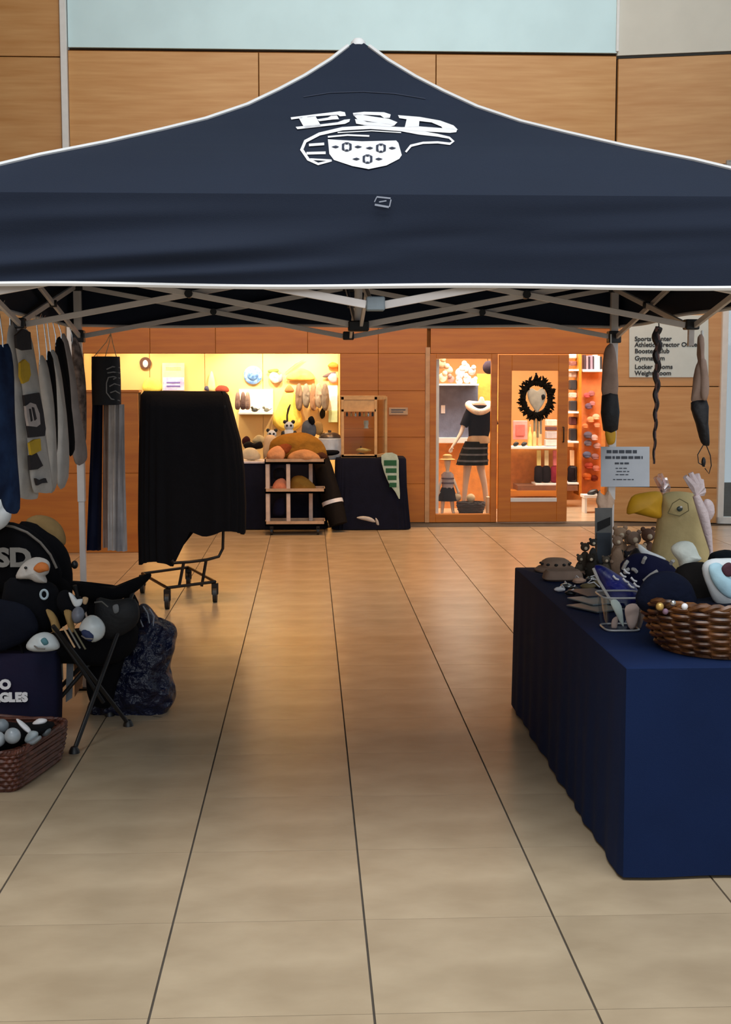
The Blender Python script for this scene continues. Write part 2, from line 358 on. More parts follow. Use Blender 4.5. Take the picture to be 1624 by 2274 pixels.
M().box(-8.2, 9.0, -2.5, 20, 10.5, 10.7).build('ceiling', PLAST, kind='structure')
M().box(-8.2, -8.0, -2.5, 16, 0, 10.5).build('wall_left', WOOD, kind='structure')
# ================================================================= CANOPY TENT
TC = Vector((0.215, 5.75, 0)); HW = 1.515
PROF = [(0, 3.165), (0.03, 3.12), (0.08, 3.045), (0.15, 2.955), (0.22, 2.875), (0.3, 2.79), (0.4, 2.705), (0.5, 2.635), (0.62, 2.555), (0.75, 2.475), (0.88, 2.385), (1.0, 2.30)]
def zr(s):
    for (a, za), (b, zb) in zip(PROF, PROF[1:]):
        if s <= b: return za + (zb - za) * (s - a) / (b - a)
    return PROF[-1][1]
tent = thing('canopy_tent', 'navy pop-up canopy tent with white piping and a crest printed on its roof', 'canopy tent', (TC.x, TC.y, 0))
rot4 = [Matrix.Rotation(k * PI / 2, 3, 'Z') for k in range(4)]
SS = sorted(set([p[0] for p in PROF] + [i / 24 for i in range(25)]))
for k in range(4):
    m = M(); n = 40; vs = []; fs = []
    for s in SS:
        for j in range(n + 1):
            u = -1 + 2 * j / n; sag = 0.0
            if 0.25 < s < 1: sag = 0.006 * noise.noise(Vector((u * s * 3 + k, s * 5, 0)))
            p = rot4[k] @ Vector((u * s * HW, -s * HW, 0)); vs.append((TC.x + p.x, TC.y + p.y, zr(s) + sag * (1 - abs(u))))
    for i in range(len(SS) - 1):
        for j in range(n): a = i * (n + 1) + j; fs.append((a, a + 1, a + n + 2, a + n + 1))
    m.add(vs, fs); o = m.build('roof_panel', NAVY, tent, smooth=True)
    # valance
    m = M(); nz = 36; nn = 96; vs = []; fs = []
    for i in range(nz + 1):
        for j in range(nn + 1):
            u = -1 + 2 * j / nn; t = i / nz
            wv = 0.012 * math.sin(u * 5 + k) * t + 0.010 * noise.noise(Vector((u * 1.6 + k * 4, t * 5 + u * 1.2, 1))) * math.sin(PI * min(1, t * 1.2))
            if k == 0 and u < 0.1: wv += -0.030 * math.exp(-((t - (0.60 + 0.42 * (-u - 0.3))) / 0.11) ** 2) * min(1, (0.1 - u) * 2) - 0.022 * math.exp(-((t - (0.86 + 0.34 * (-u - 0.3))) / 0.08) ** 2) * min(1, (0.1 - u) * 2)
            p = rot4[k] @ Vector((u * (HW + 0.003), -HW - 0.003 + min(wv, 0.012) * (1 - abs(u) ** 8), 0)); zz = 2.30 - 0.285 * t + 0.004 * math.sin(u * 7) * t
            vs.append((TC.x + p.x, TC.y + p.y, zz))
    for i in range(nz):
        for j in range(nn): a = i * (nn + 1) + j; fs.append((a, a + 1, a + nn + 2, a + nn + 1))
    m.add(vs, fs); val = m.build('valance', NAVY, tent, smooth=True)
    bot = [Vector(v) for v in vs[-(nn + 1):]]
    M().tube([p + Vector((0, 0, -0.004)) for p in bot], 0.0085, 6).build('piping', PIPE, val, smooth=True)
    # hip piping
    pts = []
    for s in SS[1:]:
        p = rot4[k] @ Vector((-s * HW, -s * HW, 0)); pts.append((TC.x + p.x, TC.y + p.y, zr(s) + 0.004))
    M().tube(pts, 0.0085, 6).build('piping', PIPE, tent, smooth=True)
M().lathe([(0.034, -0.03), (0.03, -0.012), (0.018, 0.0), (0.0, 0.004)], (TC.x, TC.y, 3.165), 14).build('peak_cap', PIPE, tent, smooth=True)
# printed crest on the front roof panel (traced in its own frame, then laid on the fabric)
def roofhit(x, y):
    d = ray(x, y)
    lo, hi = 0.02, 1.0
    for _ in range(40):
        s = (lo + hi) / 2; Y = TC.y - HW * s; p = Vector((0, 0, EYE)) + d * (Y / d.y)
        if p.z > zr(s): hi = s
        else: lo = s
    Y = TC.y - HW * s
    return Vector((0, 0, EYE)) + d * (Y / d.y)
def decal(name, polys, material, lift, parent, label=None):
    bm = bmesh.new()
    for poly in polys:
        vs = [Vector((x, -y, 0)) for x, y in poly]; tri = tessellate_polygon([vs]); bv = [bm.verts.new(v) for v in vs]
        for t in tri:
            try: bm.faces.new([bv[i] for i in t])
            except ValueError: pass
    for _ in range(3):
        ed = [e for e in bm.edges if e.calc_length() > 45]
        if ed: bmesh.ops.subdivide_edges(bm, edges=ed, cuts=1); bmesh.ops.triangulate(bm, faces=bm.faces[:])
    m = M(); vs = []
    for v in bm.verts: v.index = len(vs); vs.append(roofhit(620 + v.co.x / 3.691, 80 - v.co.y / 3.691) + Vector((0, -lift * 0.55, lift)))
    m.add(vs, [[v.index for v in f.verts] for f in bm.faces]); bm.free()
    return m.build(name, material, parent, label=label)
def stroke(pts, wd):
    out = []; P = [Vector((a, b)) for a, b in pts]; W = wd if isinstance(wd, list) else [wd] * len(P); L = []; R = []
    for i, p in enumerate(P):
        d = (P[min(i+1, len(P)-1)] - P[max(i-1, 0)]).normalized(); n = Vector((-d.y, d.x)) * W[i] / 2; L.append(p + n); R.append(p - n)
    for i in range(len(P) - 1): out.append([tuple(L[i]), tuple(L[i+1]), tuple(R[i+1]), tuple(R[i])])
    return out
E_ = [[(95,676),(300,650),(500,626),(540,634),(548,664),(500,668),(480,655),(300,668),(170,684),(100,694)], [(160,678),(296,662),(345,748),(208,765)],
      [(310,692),(400,678),(425,664),(475,660),(492,692),(440,694),(330,708)], [(136,754),(300,738),(480,716),(535,695),(582,690),(576,712),(540,730),(340,752),(150,774)]]
S_ = [[(605,640),(700,630),(860,634),(915,652),(908,680),(862,682),(830,660),(700,654),(612,664)], [(606,652),(640,690),(700,704),(860,728),(945,742),(970,716),(900,688),(760,668),(640,648)],
      [(622,690),(632,728),(700,740),(840,748),(910,752),(950,742),(860,724),(720,714),(670,694)]]
D_ = [[(975,658),(1150,672),(1146,706),(1046,692),(985,682)], [(1046,690),(1150,704),(1146,754),(1030,758)], [(980,758),(1146,750),(1330,764),(1460,775),(1452,798),(1400,804),(1200,792),(990,776)],
      [(1150,672),(1320,702),(1430,742),(1466,778),(1340,766),(1330,752),(1250,718),(1146,706)]]
decal('lettering', E_ + S_ + D_, PRINT, 0.004, tent, label='white arched ESD lettering')
shield = [(400,855),(680,872),(960,865),(978,885),(1006,985),(985,1016),(880,1070),(735,1100),(600,1075),(450,1025),(412,975)]
outl = stroke([(432,1030),(320,1058),(240,1020),(186,940),(215,872),(330,812),(520,768),(750,755),(1000,772),(1150,800),(1300,822),(1395,842),(1428,872),(1400,892),(1300,880),(1180,884),(1080,908),(1038,960)],
              [14,20,24,28,26,26,28,30,34,34,24,18,22,20,18,18,20,16])
bars = stroke([(245,902),(370,893)], 22) + stroke([(225,970),(382,966)], 22) + stroke([(255,1018),(430,1028)], 14)
inner = stroke([(400,835),(560,820),(740,828)], 14) + stroke([(480,800),(760,785),(1000,800)], 8)
cr = decal('crest', [shield] + outl + bars + inner, PRINT, 0.0035, tent, label='white crest with shield and wing')
dk = []
for cx, cy in ((555, 922), (835, 932), (725, 1022)):
    for sx in (-1, 1):
        dk += [[(cx+sx*14,cy-34),(cx+sx*40,cy-22),(cx+sx*40,cy+22),(cx+sx*14,cy+34),(cx+sx*22,cy+6),(cx+sx*22,cy-6)]]
        dk += [[(cx+sx*62,cy),(cx+sx*90,cy-10),(cx+sx*126,cy),(cx+sx*90,cy+10)]]
    dk += [[(cx-16,cy-36),(cx+16,cy-36),(cx+10,cy-22),(cx-10,cy-22)], [(cx-16,cy+36),(cx+16,cy+36),(cx+10,cy+22),(cx-10,cy+22)]]
decal('shield_crosses', dk, NAVYPRINT, 0.006, tent, label='three dark crosses on the shield')
smk = M()
for q in stroke([(800,1318),(915,1330)], 12) + stroke([(782,1360),(800,1322)], 8) + stroke([(785,1382),(900,1402)], 16) + stroke([(905,1400),(918,1340)], 10) + stroke([(820,1360),(880,1350)],10):
    smk.prism([at(620 + x / 3.691, 80 + y / 3.691, TC.y - HW - .022) for x, y in q], (0, .002, 0))
smk.build('small_mark', GREYPRINT, tent, label='small faded grey printed mark', kind='stuff')
decal('roof_seam', stroke([(200,505),(420,470),(690,462),(950,478),(1200,520)], 6), NAVYPRINT, 0.003, tent)
# frame
FH = 1.470; ZL, ZU, ZT = 1.955, 2.215, 2.27
cor = [(TC.x - FH, TC.y - FH), (TC.x + FH, TC.y - FH), (TC.x + FH, TC.y + FH), (TC.x - FH, TC.y + FH)]
mid = [((cor[i][0] + cor[(i+1) % 4][0]) / 2, (cor[i][1] + cor[(i+1) % 4][1]) / 2) for i in range(4)]
for (x, y) in cor:
    lg = M().box(x - 0.02, x + 0.02, y - 0.02, y + 0.02, 1.05, ZT).box(x - 0.016, x + 0.016, y - 0.016, y + 0.016, 0.012, 1.06).build('leg', FRAMEW, tent, bev=0.002)
    M().box(x - 0.045, x + 0.045, y - 0.045, y + 0.045, 0.0, 0.012).build('foot_plate', STEEL, lg)
    M().box(x - 0.034, x + 0.034, y - 0.034, y + 0.034, ZL - 0.035, ZL + 0.03).build('bracket', BLKP, lg, bev=0.004)
    M().box(x - 0.032, x + 0.032, y - 0.032, y + 0.032, ZU - 0.02, ZU + 0.03).build('bracket', BLKP, lg, bev=0.004)
def bars2(p, q, n=1):   # scissor pair from post p to post q with a pivot in the middle
    p = Vector((p[0], p[1], 0)); q = Vector((q[0], q[1], 0)); d = (q - p).normalized(); sd = Vector((-d.y, d.x, 0)) * 0.011
    a = p + d * 0.03; b = q - d * 0.03
    M().bar(a + sd + Vector((0,0,ZL)), b + sd + Vector((0,0,ZU)), 0.014, 0.026).build('truss_bar', FRAMEW, tent, bev=0.0015)
    o = M().bar(a - sd + Vector((0,0,ZU)), b - sd + Vector((0,0,ZL)), 0.014, 0.026).build('truss_bar', FRAMEW, tent, bev=0.0015)
    c = (a + b) / 2 + Vector((0, 0, (ZL + ZU) / 2))
    M().tube([c - sd * 2.4, c + sd * 2.4], 0.018, 10).build('pivot', BLKP, o, smooth=True)
for i in range(4):
    bars2(cor[i], mid[i]); bars2(mid[i], cor[(i+1) % 4])
    m = mid[i]
    M().box(m[0]-0.03, m[0]+0.03, m[1]-0.03, m[1]+0.03, ZL-0.02, ZL+0.025).build('bracket', BLKP if i else C('bracket_front_lit', (112, 122, 128)), tent, bev=0.004)  # front bracket is paler: the daylight on it is in the colour
    M().box(m[0]-0.03, m[0]+0.03, m[1]-0.03, m[1]+0.03, ZU-0.02, ZU+0.025).build('bracket', BLKP, tent, bev=0.004)
    bars2(m, (TC.x, TC.y))
mst = M().tube([(TC.x, TC.y, 1.93), (TC.x, TC.y, 3.13)], 0.018, 10).build('mast', FRAMEW, tent, smooth=True)
M().box(TC.x-0.045, TC.x+0.045, TC.y-0.045, TC.y+0.045, ZL-0.03, ZL+0.015).build('hub', BLKP, mst, bev=0.005)
M().box(TC.x-0.045, TC.x+0.045, TC.y-0.045, TC.y+0.045, ZU-0.02, ZU+0.02).build('hub', BLKP, mst, bev=0.005)
for (x, y) in mid[1::2]:
    M().box(x-0.012, x+0.012, y-0.012, y+0.012, ZL-0.09, ZL-0.02).build('stub_post', FRAMEW, tent)

# ================================================================= GENERIC SHAPES
def sup(t, hx, hy, e=0.35):
    c, s = math.cos(t), math.sin(t); return math.copysign(abs(c) ** e, c) * hx, math.copysign(abs(s) ** e, s) * hy
def drape(cx, cy, levels, n=96, e=0.35, pleat=26, amp=0.02, hem=None, seed=0, top=True):
    """cloth hanging over a box-like body; levels = [(height fraction, half x, half y)] from the top down; hem(angle) = lowest z"""
    zt = levels[0][0]; zb = levels[-1][0]; R = []
    for li, (z, hx, hy) in enumerate(levels):
        ring = []; f = (zt - z) / (zt - zb)
        for j in range(n):
            t = 2 * PI * j / n; x, y = sup(t, hx, hy, e)
            k = 1 + amp * f * (math.sin(pleat * t + seed + 1.5 * math.sin(3 * t)) + 0.6 * noise.noise(Vector((t * 4, f * 2, seed))))
            zz = z
            if hem: zz = zt - (zt - hem(t, cx + x, cy + y)) * f
            ring.append(Vector((cx + x * k, cy + y * k, zz)))
        R.append(ring)
    m = M()
    if top: R.insert(0, [Vector((cx + (p.x - cx) * 0.02, cy + (p.y - cy) * 0.02, zt + 0.002)) for p in R[0]])
    return m.loft(R, capstart=top, capend=False)
def basket(name, label, cat, cx, cy, z0, h, rb, rt, wmat, e=1.0, rows=9, stakes=22, sr=0.007, rim=0.016, group=None, rot=0.0):
    """woven basket: strands going in and out around upright stakes, plaited rim"""
    th = thing(name, label, cat, (cx, cy, z0), group); th.rotation_euler.z = rot
    def rad(f): return rb[0] + (rt[0] - rb[0]) * math.sin(f * PI / 2), rb[1] + (rt[1] - rb[1]) * math.sin(f * PI / 2)
    wv = M()
    for r in range(rows):
        f = (r + 0.5) / rows; hx, hy = rad(f); pts = []; n = stakes * 4
        for j in range(n):
            t = 2 * PI * j / n; x, y = sup(t, hx, hy, e); o = sr * 0.9 * math.cos(t * stakes / 2 * 1.0 + (PI if r % 2 else 0)); L = math.hypot(x, y) or 1
            pts.append((cx + x * (1 + o / L), cy + y * (1 + o / L), z0 + 0.008 + f * (h - 0.012)))
        wv.tube(pts, h / rows * 0.52, 5, closed=True)
    wv.build('weave', wmat, th, smooth=True, kind='stuff')
    st = M()
    for j in range(stakes):
        t = 2 * PI * (j + 0.5) / stakes; pts = []
        for q in range(5):
            f = q / 4; hx, hy = rad(f); x, y = sup(t, hx, hy, e); pts.append((cx + x, cy + y, z0 + 0.005 + f * (h - 0.005)))
        st.tube(pts, 0.006, 5)
    st.build('stakes', wmat, th, smooth=True, kind='stuff')
    rm = M(); hx, hy = rad(1)
    for ph in (0, PI):
        pts = []
        for j in range(120):
            t = 2 * PI * j / 120; x, y = sup(t, hx, hy, e); a = t * 20 + ph; L = math.hypot(x, y); k = 1 + rim * 0.45 * math.cos(a) / L
            pts.append((cx + x * k, cy + y * k, z0 + h + rim * 0.45 * math.sin(a)))
        rm.tube(pts, rim * 0.62, 6, closed=True)
    rm.build('rim', wmat, th, smooth=True)
    hb = M(); pts = [sup(2*PI*j/40, rb[0], rb[1], e) for j in range(40)]
    hb.prism([(cx + a, cy + b, z0) for a, b in pts], (0, 0, 0.01)); hb.build('bottom', wmat, th)
    return th
def solo(m, name, material, label, cat, group=None, smooth=True, bev=0):
    return m.build(name, material, None, smooth=smooth, bev=bev, label=label, cat=cat, group=group)
def pill(name, px, Y, th, material, label=None, cat=None, parent=None, group=None, **k):
    return M().pillow(px, Y, th, **k).build(name, material, parent, smooth=True, label=label, cat=cat, group=group)

# ================================================================= RIGHT TABLE
TBX0, TBX1, TBY0, TBY1, TZ = 1.070, 1.832, 4.31, 6.72, 0.742
tb = thing('folding_table', 'long folding table hidden under the navy cloth at the right', 'table', ((TBX0+TBX1)/2, (TBY0+TBY1)/2, 0))
M().box(TBX0+0.02, TBX1-0.02, TBY0+0.02, TBY1-0.02, 0.70, 0.735).build('table_top', WHITE, tb, bev=0.004)
for x in (TBX0+0.1, TBX1-0.1):
    for y in (TBY0+0.3, TBY1-0.3): M().tube([(x, y, 0), (x, y, 0.70)], 0.014, 8).build('leg', STEEL, tb, smooth=True)
m = M(); n = 0; rings = []
hx, hy = (TBX1-TBX0)/2, (TBY1-TBY0)/2; cx, cy = (TBX0+TBX1)/2, (TBY0+TBY1)/2
per = []
NS = 44
def side(a, b, k):
    for i in range(k): per.append((Vector(a) + (Vector(b) - Vector(a)) * (i / k), i / k, (Vector(b) - Vector(a)).normalized()))
side((-hx, -hy), (hx, -hy), 30); side((hx, -hy), (hx, hy), 60); side((hx, hy), (-hx, hy), 30); side((-hx, hy), (-hx, -hy), 90)
for iz in range(13):
    f = iz / 12; z = TZ - (TZ - 0.012) * f; ring = []
    for (p, t, d) in per:
        nrm = Vector((d.y, -d.x)); edge = min(t, 1 - t); o = 0.0
        L = abs(d.y) > 0.5
        if L: o = f * (0.0045 * math.sin(t * 74 + 1.6 * math.sin(t * 9)) + 0.004 * math.sin(t * 27)) * min(1, edge * 12)
        else: o = f * 0.006 * math.sin(t * 11)
        q = p + nrm * (o + 0.012 * f); q = Vector((cx, cy)) + q
        zz = z + (0.03 * max(0, 0.12 - t) / 0.12 * f if (L and False) else 0)
        ring.append(Vector((q.x, q.y, zz - (0.004 if iz == 0 else 0))))
    rings.append(ring)
top = [Vector((cx + (p.x - cx) * 0.985, cy + (p.y - cy) * 0.995, TZ)) for p in rings[0]]
m.loft([top] + rings, capstart=True, capend=False)
solo(m, 'tablecloth', NAVYCL, 'navy blue cloth over the long table at the right, falling to the tile floor', 'tablecloth')
TT = TZ + 0.002
# wicker basket and what is in it
bk = basket('wicker_basket', 'oval brown wicker basket on the near end of the navy table', 'basket', 1.512, 4.630, TT, 0.185, (0.235, 0.225), (0.300, 0.275), WICK, rows=13, stakes=26, sr=0.013, rim=0.017)
YB = 4.93
solo(M().ball((1.512, 4.63, TT + .12), (.235, .215, .055), 28, 10, amp=.12, fr=5), 'folded_blanket', C('blanket_navy', (14, 17, 32), .95, bump=.4), 'dark navy folded blanket filling the bottom of the brown wicker basket', 'blanket')
pill('beanie', [(1412,1335),(1424,1300),(1448,1276),(1480,1268),(1512,1276),(1536,1300),(1548,1340),(1520,1362),(1440,1362)], 4.60, 0.06, C('deep_navy_wool', (13, 18, 36), 0.95, bump=0.5, bscale=40), 'round dark navy knitted beanie at the front of the brown wicker basket', 'hat')
pill('black_sweater', [(1505,1260),(1560,1248),(1590,1275),(1600,1340),(1580,1370),(1520,1366),(1500,1310)], 4.76, 0.07, C('soft_black', (24, 21, 20), 0.95, bump=0.3), 'crumpled black clothing at the back of the wicker basket', 'clothing', amp=0.012)
pill('white_pouch', [(1492,1215),(1512,1202),(1538,1206),(1552,1232),(1557,1242),(1536,1252),(1514,1262),(1506,1246),(1496,1232)], 4.92, 0.05, C('cream_white_fleece', (226, 230, 220), 0.9, bump=0.35), 'square cream-white fleece bundle sticking up from the wicker basket', 'fabric bundle', amp=0.006)
tn = thing('oval_pillow', 'white oval cushion with ice-blue printed face at the basket right', 'cushion', at(1610, 1350, 4.60))
pill('cover', [(1561,1262),(1572,1244),(1600,1240),(1640,1244),(1668,1290),(1660,1345),(1620,1352),(1590,1340),(1572,1306)], 4.60, 0.05, WHITEF, parent=tn)
pill('blue_panel', [(1574,1262),(1586,1250),(1606,1256),(1632,1300),(1628,1328),(1608,1322),(1586,1296)], 4.557, 0.018, BLUEW, parent=tn, label='ice-blue oval front panel')
pill('dark_emblem', [(1603,1262),(1614,1250),(1626,1252),(1630,1276),(1612,1280)], 4.542, 0.008, C('plum', (70, 30, 44)), parent=tn, label='dark plum emblem')
for i, (x, y, r, c, nm) in enumerate([(1466, 1347, .016, GOLD, 'gold'), (1495, 1339, .012, CHROME, 'silver'), (1521, 1347, .013, PRINT, 'white'), (1478, 1358, .012, C('mauve_bead', (120, 92, 110)), 'mauve')]):
    solo(M().ball(at(x, y, 4.40), r * .9, 10, 7), 'bauble', c, 'small %s bauble on the front rim of the wicker basket' % nm, 'bauble')
pill('dark_plush', [(1578,1236),(1590,1226),(1624,1222),(1650,1240),(1640,1262),(1580,1256)], 5.10, 0.07, C('charcoal_plush', (20, 26, 34), 1, bump=0.4), 'dark charcoal plush toy behind the oval cushion', 'plush toy', amp=0.01)
# clear tray with ribbons in front of the basket
o = on(1392, 1408, TT); tcx, tcy = o.x, o.y + 0.115
tr = thing('clear_tray', 'clear plastic bin of folded ribbons left of the wicker basket', 'bin', (tcx, tcy, TT))
pts = [sup(2*PI*j/32, .082, .09, .45) for j in range(32)]
m = M(); m.loft([[Vector((tcx + a*k, tcy + b*k, TT + z)) for a, b in pts] for k, z in ((.8, 0.001), (.86, .03), (1.0, .13), (1.04, .135))], capstart=True, capend=False)
m.build('bin_wall', GLASS, tr, smooth=True)
M().tube([(tcx + a*1.04, tcy + b*1.04, TT + .135) for a, b in pts], .004, 6, closed=True).build('rim', C('clear_edge', (150, 150, 150), 0.3), tr, smooth=True)
M().tube([(tcx + a*.82, tcy + b*.82, TT + .005) for a, b in pts], .004, 6, closed=True).build('base_rim', C('clear_edge', (150, 150, 150), 0.3), tr, smooth=True)
RC = [C('blush_ribbon', (206, 178, 168)), C('mint_white_ribbon', (206, 216, 210)), C('taupe_ribbon', (150, 126, 112))]
for i, (px, c, nm) in enumerate([([(1396,1392),(1388,1352),(1404,1340),(1420,1350),(1410,1394)], 0, 'blush'), ([(1366,1330),(1380,1346),(1386,1392),(1372,1372),(1356,1340)], 1, 'mint-white'), ([(1414,1345),(1432,1352),(1424,1394),(1410,1394)], 2, 'taupe'), ([(1360,1376),(1372,1370),(1370,1398),(1360,1398)], 0, 'pale blush')]):
    pill('ribbon', px, tcy - 0.04 + 0.02 * i, 0.010, RC[c], '%s folded ribbon standing in the clear plastic bin' % nm, 'ribbon', group='ribbons in the clear bin')
# royal blue pouch, navy scarves
bp = thing('blue_pouch', 'royal blue pouch with white marks lying across the clear bin', 'pouch', at(1370, 1345, 5.15))
pill('pouch_body', [(1320,1262),(1332,1254),(1350,1262),(1380,1280),(1412,1302),(1420,1330),(1396,1346),(1366,1340),(1342,1310)], 5.15, 0.04, C('royal_blue_satin', (28, 34, 128), 0.35, bump=0.3, c2=(20, 24, 84)), parent=bp, amp=0.006)
M().tube([at(1318,1262,5.12), at(1330,1290,5.10), at(1352,1326,5.08), at(1368,1350,5.08)], .006, 6).build('piping', GREYW, bp, smooth=True)
lp = M()
for x, y in ((1362,1278),(1378,1272),(1384,1284),(1402,1282),(1396,1296),(1408,1294),(1386,1264)):
    lp.tube([at(x, y, 5.098), at(x+6, y+7, 5.092), at(x+12, y+9, 5.10)], .0045, 5)
lp.build('white_marks', PRINT, bp, smooth=True)
sc2 = thing('navy_scarf', 'navy scarf with pale stripes heaped between blue pouch and beanie', 'scarf', at(1410, 1290, 5.45))
pill('scarf_body', [(1378,1262),(1392,1240),(1420,1228),(1470,1240),(1500,1262),(1498,1300),(1440,1318),(1395,1306)], 5.45, 0.09, C('scarf_navy', (24, 26, 56), 0.9, bump=0.3), parent=sc2, amp=0.012)
for i, (a, b) in enumerate([((1384,1264),(1394,1246)), ((1388,1272),(1396,1264)), ((1405,1264),(1414,1270)), ((1428,1250),(1434,1238)), ((1430,1290),(1460,1268)), ((1490,1252),(1496,1246))]):
    M().tube([at(*a, 5.36), at((a[0]+b[0])/2, (a[1]+b[1])/2 - 2, 5.35), at(*b, 5.36)], .008, 6).build('pale_stripe', GREYW, sc2, smooth=True)
# leaflets and packets at the cloth edge
for i, (x, y, w_, c, nm) in enumerate([(1322,1352,.15,(96,104,108),'grey lowest'), (1318,1340,.14,(130,142,146),'pale grey middle'), (1312,1326,.13,(34,42,62),'dark navy topmost')]):
    p = on(x, y, TT); m = M(); a = 0.5 - i * 0.12; z0 = TT + 0.004 + i * 0.007
    q = [Vector((p.x + math.cos(a)*u - math.sin(a)*v, p.y + math.sin(a)*u + math.cos(a)*v, z0)) for u, v in ((-w_/2,-.1),(w_/2,-.1),(w_/2,.1),(-w_/2,.1))]
    solo(m.prism(q, (0, 0, 0.0055)), 'packet', C('packet_%d' % i, c, 0.35), '%s flat packet in the stack at the table edge' % nm, 'packet', 'packets at the table edge', smooth=False, bev=0.001)
random.seed(3)
for i, (x, y, r, c, nm) in enumerate([(1243,1306,.020,PRINT,'white'), (1258,1298,.022,CHROME,'silver'), (1275,1304,.018,BLKP,'black'), (1286,1288,.026,C('rose_shell',(206,168,144)),'rose'), (1296,1270,.022,C('rose_shell',(206,168,144)),'rose upper'), (1312,1282,.020,CHROME,'silver upper'), (1306,1302,.028,C('olive_gold',(112,96,62)),'olive'), (1330,1296,.03,C('olive_gold',(112,96,62)),'olive right'), (1268,1314,.02,BLKP,'black lower')]):
    p = on(x, y + 8, TT); m = M().ball(p + Vector((0, 0, r * 0.55)), (r * 1.3, r * 1.1, r * 0.55), 12, 7, amp=0.25, seed=i)
    o = solo(m, 'trinket', c, '%s trinket in the little heap beside the flat packets' % nm, 'trinket', 'trinkets heaped at the table edge')
    a = random.uniform(0, 3); M().tube([p + Vector((0, 0, r * 1.05)), p + Vector((math.cos(a)*r, math.sin(a)*r, r*1.3)), p + Vector((math.cos(a)*r*2, math.sin(a)*r*2, r*.4))], .003, 5).build('tie', PRINT, o, smooth=True)
# tan pouches at the far corner
pa = Vector((at(1234, 1262, 6.58).x, 6.58, TT))
cap = thing('tan_hat', 'round tan straw hat with dark dotted band at the far table corner', 'hat', (pa.x, pa.y, TT))
M().lathe([(.0, .0), (.105, .0), (.108, .008), (.09, .022), (.075, .026), (.07, .05), (.05, .062), (0, .064)], (pa.x, pa.y, TT), 28, cap=False).build('crown', C('straw_tan', (150, 124, 106), 0.8, bump=0.3), cap, smooth=True)
for j in range(11):
    t = 2*PI*j/11; M().ball((pa.x + .074*math.cos(t), pa.y + .074*math.sin(t), TT + .038), (.010, .010, .007), 8, 5).build('dark_dot', BLKP, cap, smooth=True)
pb = on(1250, 1288, TT)
solo(M().loft([[Vector((pb.x + a, pb.y + b, TT + z)) for a, b in [sup(2*PI*j/32, hx_, hy_, .5) for j in range(32)]] for z, hx_, hy_ in ((0,.085,.05),(.01,.098,.062),(.035,.092,.058),(.05,.08,.05))]), 'tan_box', C('greige_linen', (138, 116, 102), 0.85, bump=0.2), 'low greige linen box in front of the tan straw hat', 'box')
# clear leaflet holder with a black card
h0 = Vector((at(1345, 1252, 6.50).x, 6.50, TT))
ho = thing('leaflet_holder', 'upright grey leaflet holder with a black header at the far end of the table', 'leaflet holder', (h0.x, h0.y, TT))
px_box(M(), 1322, 1128, 1360, 1270, h0.y, .006).build('back_plate', C('smoky_plastic', (118, 118, 116), 0.3), ho, bev=0.001)
M().prism([at(1327,1160,h0.y-.004), at(1356,1148,h0.y-.004), at(1356,1166,h0.y-.004), at(1327,1180,h0.y-.004)], (0, .003, 0)).build('black_header', BLKP, ho)
px_box(M(), 1326, 1184, 1357, 1250, h0.y-.022, .016).build('pocket', C('slate_card', (66, 74, 84), 0.35), ho)
M().box(h0.x-.05, h0.x+.05, h0.y-.03, h0.y+.05, TT, TT+.006).build('foot', C('smoky_plastic', (118, 118, 116), 0.3), ho)
# little figures in the back rows of the table
fig = [(1300,1236,.030,.085,(74,64,54),'brown'), (1318,1228,.026,.10,(60,58,56),'charcoal'), (1312,1256,.028,.06,(52,46,40),'dark umber'), (1372,1226,.034,.11,(152,126,106),'tan left'), (1398,1230,.034,.12,(168,144,126),'sandy'), (1374,1254,.03,.075,(70,72,62),'olive grey'), (1396,1252,.028,.07,(44,44,50),'near-black'), (1346,1262,.026,.065,(96,88,78),'grey-brown'), (1378,1244,.046,.19,(176,146,120),'tall sand-coloured'), (1408,1248,.048,.17,(150,126,110),'tall taupe'), (1440,1252,.046,.20,(112,84,70),'tall cocoa'), (1424,1262,.036,.13,(206,180,152),'cream middle-sized'), (1290,1262,.026,.07,(88,80,70),'moss-grey')]
for i, (x, y, r, hgt, c, nm) in enumerate(fig):
    p = on(x, y, TT); mt = C('plush_%d' % i, c, 0.95, bump=0.4)
    if p.y > 6.42:                     # keep the back row on the table top, heads at the same sight line
        top_ = y - hgt * FPX / p.y; Yn = 6.42 - .045 * (i % 4); q_ = at(x, top_, Yn); hgt = q_.z - TT; p = Vector((q_.x, Yn, TT))
    t = thing('plush_bear', 'small %s plush bear sitting at the far end of the table' % nm, 'plush toy', (p.x, p.y, TT), 'plush toys at the far table end')
    M().ball((p.x, p.y, TT + hgt*.34), (r, r*.85, hgt*.36), 12, 8, amp=.08, seed=i).build('body', mt, t, smooth=True)
    hz = TT + hgt*.82; M().ball((p.x, p.y - r*.1, hz), (r*.78, r*.72, r*.72), 12, 8).build('head', mt, t, smooth=True)
    for s_ in (-1, 1):
        M().ball((p.x + s_*r*.55, p.y, hz + r*.6), r*.28, 8, 6).build('ear', mt, t, smooth=True)
        M().ball((p.x + s_*r*.9, p.y - r*.45, TT + hgt*.38), (r*.3, r*.5, r*.3), 8, 6).build('arm', mt, t, smooth=True)
        M().ball((p.x + s_*r*.6, p.y - r*.9, TT + r*.3), (r*.34, r*.6, r*.32), 8, 6).build('leg', mt, t, smooth=True)
    M().ball((p.x, p.y - r*.75, hz - r*.12), r*.3, 8, 6).build('muzzle', C('muzzle_cream', (214, 196, 170)), t, smooth=True)
